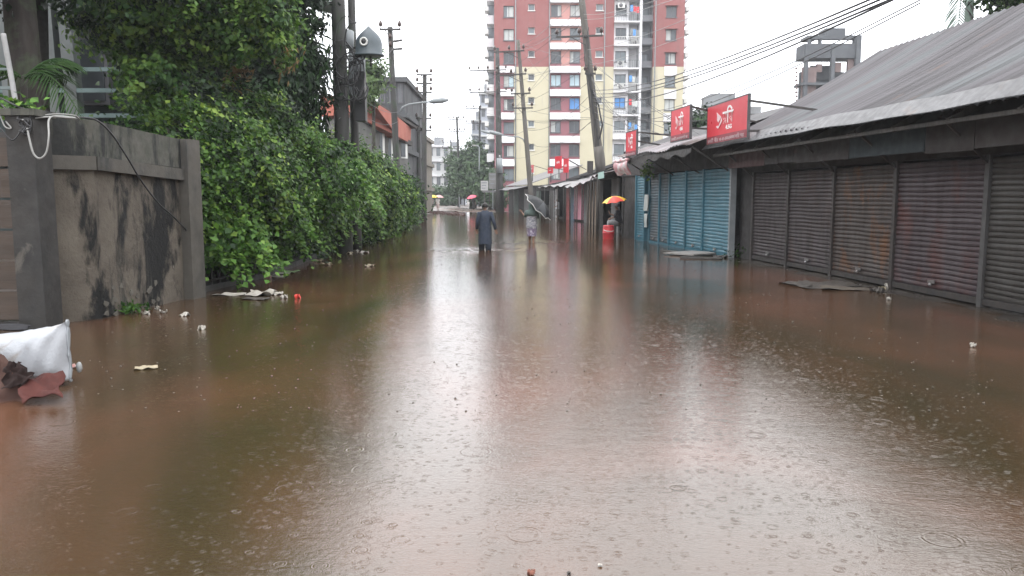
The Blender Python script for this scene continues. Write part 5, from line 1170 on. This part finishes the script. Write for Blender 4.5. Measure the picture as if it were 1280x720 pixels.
tree('dark small tree between the middle and big red signs', (9.9, 40, 0), [V(9.9, 40, -.3), V(9.8, 40, 2.5), V(9.7, 40, 5)], .15, .08, [((9.4, 40, 4.9), (1.3, 1.2, 1.0), 90), ((10.4, 40.5, 4.2), (1.3, 1.2, .9), 60)], 40, .2, G3, 71, .5)
rng = np.random.default_rng(5); q = np.array(P(810, 213, 29.2)); n_ = 70
tag(leaf_mesh('hanging_plant', q + rng.normal(size=(n_, 3)) * np.array([.12, .12, .17]), rng.normal(size=(n_, 3)), .14 + .06 * rng.random(n_), rng.random(n_) * .6 + .4, G4, None, rng, .3, 1.2), 'yellow green plant hanging under the tin awning by the doorway', 'plant')
q = np.array(G(928, 322)) + np.array([0, 0, .14]); n_ = 160
tag(leaf_mesh('weeds', q + rng.normal(size=(n_, 3)) * np.array([.22, .25, .11]), rng.normal(size=(n_, 3)) + np.array([0, 0, .6]), .09 + .07 * rng.random(n_), rng.random(n_) * .6, G2, None, rng, .22), 'tuft of weeds in the corner between the blue and rusty shutters', 'weeds')
q = np.array(G(158, 392)) + np.array([0, 0, .07]); n_ = 130
tag(leaf_mesh('weeds', q + rng.normal(size=(n_, 3)) * np.array([.13, .1, .05]), rng.normal(size=(n_, 3)) + np.array([0, 0, .6]), .08 + .05 * rng.random(n_), rng.random(n_) * .7, G1, None, rng, .2), 'tuft of green weeds at the foot of the mouldy wall', 'weeds')
# ================================================================ people
def noise_tex(name, pals, scale, rough=.85, stretch=(1, 1, 1)):
    m, ns, ln, b = mat(name); vec = coords(ns, ln, stretch)
    k = len(pals); r = ramp(ns, [(.25 + .5 * i / max(1, k - 1), c_) for i, c_ in enumerate(pals)]); r.color_ramp.interpolation = 'CONSTANT'
    ln.new(noise(ns, ln, vec, scale, 2, .5), r.inputs[0]); ln.new(r.outputs[0], b.inputs['Base Color']); b.inputs['Roughness'].default_value = rough; return m
fab = lambda n, c_, c2=None: PM(n, c_, c2 or tuple(x * .7 for x in c_), 5, .85, .4, 60)
# man in a long dark tunic, walking away
q = G(606.5, 313); sc = .97
t, J, part = human('man in a long slate blue tunic wading away down the middle of the flooded road', (q.x, q.y, -.2), R(4),
    dict(anl=(-.11, .16, .09), knl=(-.105, .2, .5), tol=(-.12, .3, .04), anr=(.1, -.2, .12), knr=(.1, -.02, .5), tor=(.11, -.06, .05), ell=(-.25, .02, 1.14), wrl=(-.26, .08, .9), hdl=(-.255, .1, .82), elr=(.27, -.05, 1.14), wrr=(.34, -.02, .89), hdr=(.36, .0, .81), head=(0, .03, 1.63), top=(0, .02, 1.705), nose=(0, .14, 1.6)), sc, MATS['skin'], MATS['hair'])
mb = MB(); mb.loft([(0, .0, 1.5, .07, .065), (0, 0, 1.47, .12, .085), (0, .0, 1.43, .185, .115), (0, .01, 1.3, .195, .145), (0, .01, 1.12, .185, .145), (0, .01, .95, .192, .155), (0, .01, .75, .2, .165), (0, .0, .55, .208, .175), (0, 0, .42, .212, .18)], 28, fold=.09, nf=9)
sleeve(mb, J, 'l'); sleeve(mb, J, 'r'); part('tunic', mb, fab('tunic_cloth', (.03, .042, .068), (.02, .029, .048)))
mb = MB(); trouser(mb, J, 'l', .2, (.12, .11, .09)); trouser(mb, J, 'r', .2, (.12, .11, .09)); part('trousers', mb, fab('trouser_cloth', (.025, .034, .052)))
# woman with black umbrella
q = G(664.5, 303.5); sc = .92
t, J, part = human('woman in a patterned knee length dress and headscarf wading under a tilted black umbrella', (q.x, q.y, -.16), R(-6),
    dict(anl=(-.09, .14, .1), knl=(-.09, .16, .5), tol=(-.09, .27, .05), anr=(.08, -.12, .1), knr=(.08, .0, .5), tor=(.09, .02, .05), ell=(-.27, .1, 1.22), wrl=(-.4, .2, 1.36), hdl=(-.45, .22, 1.42), elr=(.25, .1, 1.16), wrr=(.17, .22, 1.33), hdr=(.14, .24, 1.4)), sc, MATS['skin'], MATS['hair'], hair=False)
pat = noise_tex('dress_pattern', [(.3, .3, .32), (.12, .12, .16), (.42, .42, .43), (.04, .04, .06), (.28, .26, .32)], 16, stretch=(1, 1, 1.6))
pat2 = noise_tex('skirt_pattern', [(.4, .36, .45), (.16, .12, .2), (.55, .53, .58), (.24, .2, .3)], 12, stretch=(1.4, 1.4, 1))
mb = MB(); mb.loft([(0, 0, 1.26, .2, .15), (0, .01, 1.1, .195, .15), (0, .0, .96, .22, .17), (0, 0, .82, .225, .18), (0, .0, .76, .22, .18)], 24, fold=.03); part('dress', mb, pat)
mb = MB(); mb.loft([(0, .01, .78, .205, .165), (0, .02, .66, .195, .17), (0, .03, .53, .18, .17), (0, .03, .44, .17, .17)], 24, fold=.14, nf=6); part('skirt', mb, pat2)
gs = PM('green_scarf', (.06, .095, .085), (.1, .14, .13), 14, .8, .4, 40)
mb = MB(); mb.loft([(0, 0, 1.24, .225, .165), (0, 0, 1.36, .24, .16), (0, -.01, 1.44, .17, .13), (0, -.01, 1.5, .115, .115), (0, 0, 1.57, .122, .125), (0, .0, 1.66, .128, .128), (0, -.01, 1.73, .1, .1), (0, -.01, 1.77, .04, .04)], 22, fold=.02, cap=True); sleeve(mb, J, 'l', .6); sleeve(mb, J, 'r', .6); part('headscarf', mb, gs)
blk = PM('umbrella_black', (.012, .013, .015), (.018, .02, .022), 4, .6, spec=.25); gry = PM('umbrella_gloss', (.06, .065, .07), (.04, .044, .05), 3, .6)  # the grey is for one gore: canopy gloss put into its colour
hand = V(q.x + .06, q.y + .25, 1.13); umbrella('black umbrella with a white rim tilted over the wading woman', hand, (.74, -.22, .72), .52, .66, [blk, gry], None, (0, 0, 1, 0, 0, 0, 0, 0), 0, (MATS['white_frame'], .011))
# seated person under the red and yellow umbrella
q = G(778, 300); q = V(4.35, 32.6, 0)
t, J, part = human('person in dark clothes sitting at the shop front beside the red drum', (q.x, q.y, .12), R(80),
    dict(pelvis=(0, 0, .55), waist=(0, .03, .7), chest=(0, .06, .9), nbase=(0, .07, 1.05), neck=(0, .09, 1.12), jaw=(0, .13, 1.17), head=(0, .11, 1.24), top=(0, .09, 1.31), nose=(0, .22, 1.21),
         shl=(-.17, .06, 1.02), ell=(-.24, .16, .78), wrl=(-.14, .36, .72), hdl=(-.11, .42, .7), shr=(.17, .06, 1.02), elr=(.26, .2, .82), wrr=(.16, .4, .9), hdr=(.14, .44, .97),
         hil=(-.09, .02, .52), knl=(-.13, .44, .54), anl=(-.13, .42, .1), tol=(-.14, .55, .04), hir=(.09, .02, .52), knr=(.13, .42, .56), anr=(.14, .5, .12), tor=(.15, .62, .06)), .95, MATS['skin'], MATS['hair'])
mb = MB(); mb.loft([(0, .07, 1.06, .1, .09), (0, .06, 1.02, .19, .12), (0, .05, .88, .2, .15), (0, .03, .7, .19, .15), (0, .0, .52, .21, .18)], 22, fold=.03, cap=True); sleeve(mb, J, 'l', .6); sleeve(mb, J, 'r', .6); part('shirt', mb, fab('shirt_dark', (.035, .035, .045)))
mb = MB()
for s_ in 'lr':
    a, b, c_ = (Vector(J[k + s_][:3]) for k in ('hi', 'kn', 'an')); mb.tube([a, b, b + (c_ - b) * .8], [.12, .095, .08], 12)
part('trousers', mb, fab('lungi_grey', (.3, .3, .3), (.2, .2, .21)))
st_ = thing('stool', 'low wooden stool under the seated person in dark clothes', 'stool', (q.x, q.y, 0)); MB().box(q.x - .18, q.x + .18, q.y - .18, q.y + .18, .48, .535).build('seat', MATS['dark_wood'], st_)
for i in (-1, 1):
    for j in (-1, 1): MB().box(q.x + i * .15 - .02, q.x + i * .15 + .02, q.y + j * .15 - .02, q.y + j * .15 + .02, -.1, .479).build('leg', MATS['dark_wood'], st_)
ry, rr_ = PM('umbrella_yellow', (.75, .5, .05), (.68, .42, .04), 3, .5), PM('umbrella_red', (.62, .06, .035), (.55, .05, .03), 3, .5)
umbrella('red and yellow panelled umbrella held over the seated person', P(770, 268, 32.2), (-.16, -.12, 1), .74, .5, [rr_, ry, PM('umbrella_green', (.1, .14, .04), rough=.5)], None, (1, 0, 0, 1, 1, 0, 0, 1))
# person in white under the pale awning
q = V(RX(60) - .35, 60, 0)
t, J, part = human('person in a white shirt standing in the open stall under the pale awning', (q.x, q.y, .0), R(110),
    dict(ell=(-.25, .12, 1.14), wrl=(-.2, .32, 1.05), hdl=(-.18, .38, 1.03), elr=(.27, .1, 1.25), wrr=(.24, .16, 1.5), hdr=(.23, .17, 1.57)), .86, MATS['skin'], MATS['hair'])
mb = MB(); mb.loft([(0, 0, 1.47, .1, .08), (0, .0, 1.42, .2, .12), (0, .01, 1.25, .21, .15), (0, .01, 1.0, .2, .15), (0, .01, .85, .21, .16)], 20, fold=.03); sleeve(mb, J, 'l', .5); sleeve(mb, J, 'r', .5); part('shirt', mb, fab('shirt_white', (.6, .6, .62), (.5, .5, .52)))
mb = MB(); mb.loft([(0, 0, .95, .18, .15), (0, .0, .6, .2, .17), (0, 0, .3, .2, .17)], 18, fold=.1); part('lungi', mb, fab('lungi_check', (.22, .2, .2)))
# far people with umbrellas
for (px, Y, shirt, leg, ucol, uax, lab, ulab, pyu) in ((540, 96, (.3, .25, .24), (.05, .04, .05), (.8, .62, .08), (0, -.1, 1), 'far person in dark trousers walking under a yellow umbrella', 'yellow umbrella held by the far left walker', 0),
      (547.5, 97, (.62, .6, .58), (.6, .5, .48), (.55, .33, .33), (.1, -.1, 1), 'far person in pale clothes walking beside the yellow umbrella', 'dusty pink umbrella held by the far walker in pale clothes', 0),
      (592, 92, (.05, .05, .05), (.04, .04, .04), (.75, .12, .18), (-.25, -.25, 1), 'far person in dark clothes under a bright pink umbrella by the trees', 'bright pink umbrella tilted before the far dark trees', 0)):
    q = P(px, 264, Y)
    t, J, part = human(lab, (q.x, q.y, .03), R(0 if Y != 92 else 160), dict(elr=(.25, .1, 1.16), wrr=(.15, .24, 1.28), hdr=(.13, .26, 1.35), anl=(-.1, .12, .09), knl=(-.1, .12, .5), tol=(-.1, .25, .03), anr=(.1, -.12, .1), tor=(.1, .02, .04)), .92, MATS['skin'], MATS['hair'])
    mb = MB(); mb.loft([(0, 0, 1.47, .1, .08), (0, .0, 1.42, .2, .12), (0, .01, 1.25, .21, .15), (0, .01, 1.0, .2, .15), (0, .01, .8, .22, .17)], 16); sleeve(mb, J, 'l', .6); sleeve(mb, J, 'r', .6); part('shirt', mb, fab('far_shirt', shirt))
    mb = MB(); trouser(mb, J, 'l', .2); trouser(mb, J, 'r', .2); part('trousers', mb, fab('far_trousers', leg))
    hand = V(q.x + (.1 if Y != 92 else -.1), q.y + (.22 if Y != 92 else -.22), 1.27)
    umbrella(ulab, hand, uax, .55, .62, [PM('far_umbrella', ucol, tuple(x * .85 for x in ucol), 3, .6)])
# ================================================================ drum
q = G(760.5, 299); y = q.y
dr = thing('drum', 'red plastic drum standing in the water before the shop', 'drum', (q.x, y, 0)); rp_ = PM('red_plastic', (.5, .03, .04), (.42, .028, .035), 3, .4)
q = V(q.x, y, 0); mb = MB(); mb.loft([(q.x, y, -.15, .2, .2), (q.x, y, .1, .222, .222), (q.x, y, .3, .23, .23), (q.x, y, .31, .238, .238), (q.x, y, .34, .238, .238), (q.x, y, .35, .23, .23), (q.x, y, .5, .226, .226), (q.x, y, .56, .21, .21)], 24); mb.build('body', rp_, dr)
mb = MB(); mb.loft([(q.x, y, .561, .218, .218), (q.x, y, .58, .214, .214), (q.x, y, .62, .2, .2), (q.x, y, .63, .05, .05)], 24, cap=True); mb.build('lid', rp_, dr)
mb = MB(); mb.tube([V(q.x - .2, y - .115, .44), V(q.x - .1, y - .232, .4), V(q.x + .1, y - .232, .39), V(q.x + .18, y - .145, .41)], .014, 6); mb.build('handle', MATS['white_frame'], dr)
dr.location.z = -.07
# ================================================================ sack, tarpaulins
C_ = G(20, 482); sy = 7.1; x1 = P(86, 440, sy).x; z1 = P(60, 412, sy).z
sm = PM('sack_weave', (.37, .385, .41), (.31, .325, .35), 2, .55, .6, 50, stain=(.2, .16, .12), sscale=2.6, sat=(.55, .7))
def sackpt(th, v):
    "th along the length 0..1, v round 0..1"
    L = 1.25; X = x1 - L * (1 - th); pin = (1 - abs(2 * th - 1) ** 5); a = 2 * math.pi * v
    hgt = .245 * (.97 + .03 * math.cos(6 * th)); thk = .2 * pin ** .75 + .004
    s, c_ = math.sin(a), math.cos(a)
    z = hgt * (abs(s) ** .75) * (1 if s > 0 else -1); yy = thk * (abs(c_) ** .8) * (1 if c_ > 0 else -1)
    ear = max(0, th - .85) / .15
    z += .07 * ear ** 2 * (1 if s > .3 else 0) * abs(s) + .02 * math.sin(th * 9) - .03 * (1 - th)
    wr = .014 * math.sin(th * 55 + v * 30) * (abs(2 * th - 1) ** 1.5) + .006 * math.sin(th * 19 + v * 16 + 2) * math.sin(v * 9 + th * 5) + .004 * math.sin(th * 41 - v * 37)
    yy += wr; z += wr * .5
    return V(X, sy - .0 + yy, .27 + z)
sk = thing('sack', 'plump white woven sack lying on the flooded kerb at the left edge', 'sack', (x1 - .6, sy, 0))
MB().grid(lambda u, v: sackpt(u, v), 70, 40).build('bag', sm, sk)
mb = MB(); mb.tube([sackpt(1., v / 24) + V(.004, 0, 0) for v in range(25)], .011, 6, cap=False); mb.build('seam', PM('seam_grey', (.28, .3, .32), rough=.8), sk)
def sheet(name, label, cat, pts, m_, nu=16, nv=10, amp=.03, seed=0, th=.008, group=None):
    "crumpled sheet spanned by four corners, doubled for thickness"
    a, b, c_, d = (Vector(p) for p in pts); rn = random.Random(seed); k = [rn.uniform(3, 11) for _ in range(4)]; f = [rn.uniform(0, 6) for _ in range(3)]
    n = (b - a).cross(d - a).normalized()
    if n.z < 0: n = -n
    mb = MB()
    def pt(u, v): return (a + (b - a) * u) * (1 - v) + (d + (c_ - d) * u) * v + n * amp * (math.sin(k[0] * u + f[0] + k[1] * v) + .6 * math.sin(k[2] * v * 1.7 + f[1] - k[3] * u * 1.4)) + (b - a).normalized() * amp * .8 * math.sin(k[1] * v * 2 + f[2])
    mb.grid(lambda u, v: pt(u, v) + n * th, nu, nv); mb.grid(lambda u, v: pt(1 - u, v), nu, nv)
    return tag(mb.build(name, m_), label, cat, group)
X = lambda px, py, Y: P(px, py, Y)
sheet('tarpaulin', 'dark brown tarpaulin heaped before the white sack', 'tarpaulin', [X(-60, 425, 6.75), X(8, 445, 6.72), X(34, 505, 6.5), X(-60, 505, 6.4)], PM('tarp_brown', (.075, .042, .034), (.05, .028, .024), 3, .75, .4, 20, spec=.12), amp=.035, seed=2)
sheet('tarpaulin', 'dark fold of tarpaulin jutting towards the sack corner', 'tarpaulin', [X(6, 455, 6.62), X(22, 452, 6.68), X(45, 472, 6.6), X(4, 489, 6.45)], PM('tarp_dark', (.028, .017, .016), (.018, .012, .011), 3, .75, .4, 20, spec=.12), amp=.025, seed=5)
sheet('plastic_sheet', 'pink red plastic sheet half sunk under the white sack', 'plastic sheet', [X(30, 470, 6.75), X(80, 468, 6.75), X(76, 496, 6.4), X(24, 500, 6.35)], PM('sheet_pink', (.075, .025, .021), (.05, .017, .015), 5, .7, .4, 20, spec=.12), amp=.025, seed=3)
sheet('tarpaulin', 'flat dark grey sheet lying behind the white sack', 'tarpaulin', [X(-60, 409, 7.2), X(30, 412, 7.35), X(40, 408.5, 7.9), X(-60, 405, 7.9)], PM('tarp_grey', (.03, .03, .034), (.02, .02, .023), 3, .6, .3, 20, spec=.2), amp=.012, seed=4)
bm = MB(); q = X(88, 452, 7.05); bm.ball((q.x - .035, 7.25, .13), .035, 10, 0, (.8, .8, 1.5)); tag(bm.build('plastic_bottle', PM('bottle_white', (.3, .31, .31), rough=.4)), 'small white plastic bottle end poking out behind the sack', 'bottle')
sheet('wrapper', 'white and red wrapper floating at the sack corner', 'wrapper', [G(84, 461), G(95, 460), G(94, 456), G(86, 456.5)], PM('wrap_wr', (.4, .37, .35), (.28, .07, .06), 14, .4), 8, 6, .006, 3)
# ================================================================ floating rubbish
wp = PM('litter_white', (.42, .4, .37), (.26, .24, .2), 9, .5, .4, 30); yp = PM('litter_tan', (.26, .23, .16), (.3, .25, .17), 6, .6); dk = PM('litter_dark', (.05, .045, .042), (.08, .07, .06), 6, .5, .4, 30); rd_ = PM('litter_red', (.6, .06, .04), rough=.5); bg_ = PM('litter_green', (.2, .3, .14), (.12, .2, .08), 6, .6)
def litter(name, label, cat, px, py, w_, d_, h_, m_, seed, group=None):
    q = G(px, py); rn = random.Random(seed); a = rn.uniform(-.4, .4); ux = V(math.cos(a), math.sin(a), 0) * w_ / 2; uy = V(-math.sin(a), math.cos(a), 0) * d_ / 2
    z = V(0, 0, h_ * .35 + .004)
    return sheet(name, label, cat, [q - ux - uy + z, q + ux - uy * rn.uniform(.4, 1) + z, q + ux * rn.uniform(.5, 1) + uy + z, q - ux * rn.uniform(.4, 1) + uy + z], m_, 12, 10, h_ * .4, seed, .006, group)
litter('plastic_bag', 'dirty cream plastic bag floating in the litter beside the iron fence', 'plastic bag', 326, 369, .45, .5, .09, wp, 11)
litter('litter_sheet', 'long flat pale sheet floating left of the cream bag', 'litter', 288, 368.5, .55, .35, .02, wp, 12)
litter('plastic_bag', 'small white bag end floating right of the cream bag', 'plastic bag', 345, 368, .2, .25, .04, wp, 13)
litter('litter_sheet', 'dark flat scrap floating just before the cream bag', 'litter', 320, 374, .45, .25, .02, dk, 14)
litter('bottle_cap', 'tiny bright red scrap floating right of the cream bag', 'litter', 371.5, 373, .09, .12, .07, rd_, 15)
litter('litter_sheet', 'white strip floating under the creepers behind the cream bag', 'litter', 350, 342, .5, .6, .02, wp, 16)
litter('litter_sheet', 'second white strip beside the green leaf scrap', 'litter', 343, 346, .5, .4, .02, wp, 17)
litter('leaf_scrap', 'bright green leaf floating by the white strips', 'leaf', 363, 340.5, .3, .5, .03, bg_, 18)
litter('wrapper', 'reddish wrapper floating under the creepers', 'wrapper', 335, 349, .12, .25, .07, PM('litter_rose', (.4, .2, .16), (.5, .45, .4), 12, .5), 19)
litter('litter_sheet', 'tan torn sheet floating to the right of the white sack', 'litter', 183, 460.5, .22, .14, .012, yp, 20)
for i, (px, py, s) in enumerate(((183, 393, .1), (204, 391.5, .09), (231, 395, .13), (252, 412, .07), (197, 387, .05), (355, 372.5, .1))):
    litter('litter_scrap', ('white curled scrap at the wall foot beside the weeds', 'round white scrap before the mouldy wall', 'crumpled white scrap before the end pilaster', 'small white scrap alone on the dark water by the wall', 'tiny pale scrap touching the wall foot', 'small grey scrap between the cream bag and the red scrap')[i], 'litter', px, py, s, s, .05, wp, 30 + i)
for i, (px, py) in enumerate(((446, 314), (456, 316), (437, 317), (398, 327), (462, 333), (410, 331))):
    litter('litter_scrap', ('pale scrap at the foot of the slim pole', 'largest white scrap right of the slim pole foot', 'scrap touching the thick dark pole foot', 'grey scrap under the drooping creeper', 'lone pale scrap out on the water past the poles', 'flat scrap below the creeper spray')[i], 'litter', px, py, .28 if i == 1 else .2, .3, .05, wp if i < 2 else yp, 40 + i)
for i, (px, py, w_, d_, m_, lab) in enumerate(((1035, 357, 1.3, 1.2, dk, 'large dark soaked board floating before the rusty shutters'), (1060, 361, 1.0, .7, yp, 'torn brown mat edge on the dark soaked board'), (1008, 356, .9, .9, dk, 'thin dark sheet left of the soaked board'))):
    litter('soaked_board', lab, 'board', px, py, w_, d_, .03, m_ if i != 1 else PM('mat_brown', (.12, .1, .08), (.07, .06, .05), 8, .6), 50 + i)
for i, (px, py, s, m_, lab) in enumerate(((1111.5, 361, .12, wp, 'white paper cup on its side by the shutter post'), (1111, 375, .06, wp, 'tiny white scrap on the wet kerb below the cup'), (1099, 366, .16, dk, 'dark rubbish lump between the board and the cup'), (1103, 362, .12, yp, 'brown scrap beside the paper cup'), (1091, 364, .1, dk, 'small dark scrap at the soaked board corner'), (1216, 434, .05, wp, 'single white speck of litter at the right kerb'))):
    litter('litter_scrap', lab, 'litter', px, py, s, s, .1 if i in (0, 2) else .05, m_, 60 + i)
def plank(label, px, py, L, W_, rot, m_, z=.03, tilt=0.):
    q = G(px, py); d = V(math.cos(rot), math.sin(rot), tilt).normalized(); n = V(-d.y, d.x, 0).normalized(); return tag(MB().obox(q + V(0, 0, z), d * L / 2, n * W_ / 2, d.cross(n) * .02).build('plank', m_), label, 'board')
plank('pale wet slab lying before the blue shutters', 866, 318.5, 1.1, 1.3, -.9, MATS['concrete'], .05)
plank('dark long plank floating left of the pale slab', 848, 317, 1.9, .25, -1.3, dk, .03)
plank('dark plank end nearest the camera before the blue shutters', 876, 323.5, 1.1, .22, -.35, dk, .03)
for i, px in enumerate((893, 899, 905, 911)): litter('litter_scrap', 'small dark lump of rubbish along the largest blue shutter foot', 'litter', px, 323 - i * .3, .16, .2, .08, dk, 70 + i, 'rubbish along the blue shutter')
litter('brick_scrap', 'red brown brick corner breaking the water at the bottom edge', 'brick', 664, 718.5, .03, .03, .014, MATS['brick'], 80)
litter('brick_scrap', 'dark pebble breaking the water at the bottom edge', 'stone', 711, 719, .018, .018, .008, dk, 81)
for i, (px, py) in enumerate(((750, 708),)): litter('petal', ('white curled petal floating near the bottom edge', 'pale pink petal floating above the white one', 'faint petal right of the white one')[i], 'petal', px, py, .022, .014, .002, wp if i == 0 else PM('petal_pink', (.4, .24, .2), rough=.5), 90 + i)
# rubble across the far road
mb = MB(); rn = random.Random(3)
for i in range(420):
    u = rn.random(); px = 533 + 48 * u; py = 264.8 + 3.4 * u + rn.gauss(0, .7); q = G(px, py); s = rn.uniform(.04, .14); a = rn.random() * 3
    mb.obox(V(q.x, q.y, .0 + rn.random() * .05), V(math.cos(a), math.sin(a), rn.uniform(-.3, .3)) * s, V(-math.sin(a), math.cos(a), 0) * s * .6, (0, 0, s * .5))
tag(mb.build('rubble', PM('wet_brick', (.085, .035, .028), (.05, .024, .02), 6, .6)), 'broken brick rubble spread across the far end of the flood', 'rubble', kind='stuff')
# rain splashes: low crowns and beads on the surface
mb = MB(); rn = random.Random(9)
def splash(x, y, s):
    n = 7; 
    vs = []
    for i in range(n):
        a = 2 * math.pi * i / n + rn.random(); h = s * rn.uniform(.5, 1.2)
        for (r, z) in ((.75, -.004), (1.05, h * .6), (1.2, h)): vs.append((x + s * r * math.cos(a + z * 4), y + s * r * math.sin(a), z))
    fs = []
    for i in range(n):
        j = (i + 1) % n; fs += [(i * 3, j * 3, j * 3 + 1, i * 3 + 1), (i * 3 + 1, j * 3 + 1, i * 3 + 2)]
    mb.add(vs, fs, 0, True)
for i in range(1300):
    y = 6.2 + 40 * rn.random() ** 1.7; w_ = 5.2 if y < 20 else 4.6; x = rn.uniform(-5.0, w_) + rc_(y) * .3
    if y > 20 and x > 4.2 or abs(x) > .62 * y: continue
    s = rn.uniform(.003, .0075) * (1 + min(y, 30) / 22)
    if rn.random() < .4: mb.ball((x, y, 0), s * .95, 6, 0, (1.3, 1, .35))
    else: splash(x, y, s)
tag(mb.build('rain_splashes', PM('splash_water', (.13, .12, .11), (.18, .17, .165), 5, .12)), 'raindrop splashes and bubbles scattered over the brown water', 'splashes', kind='stuff')
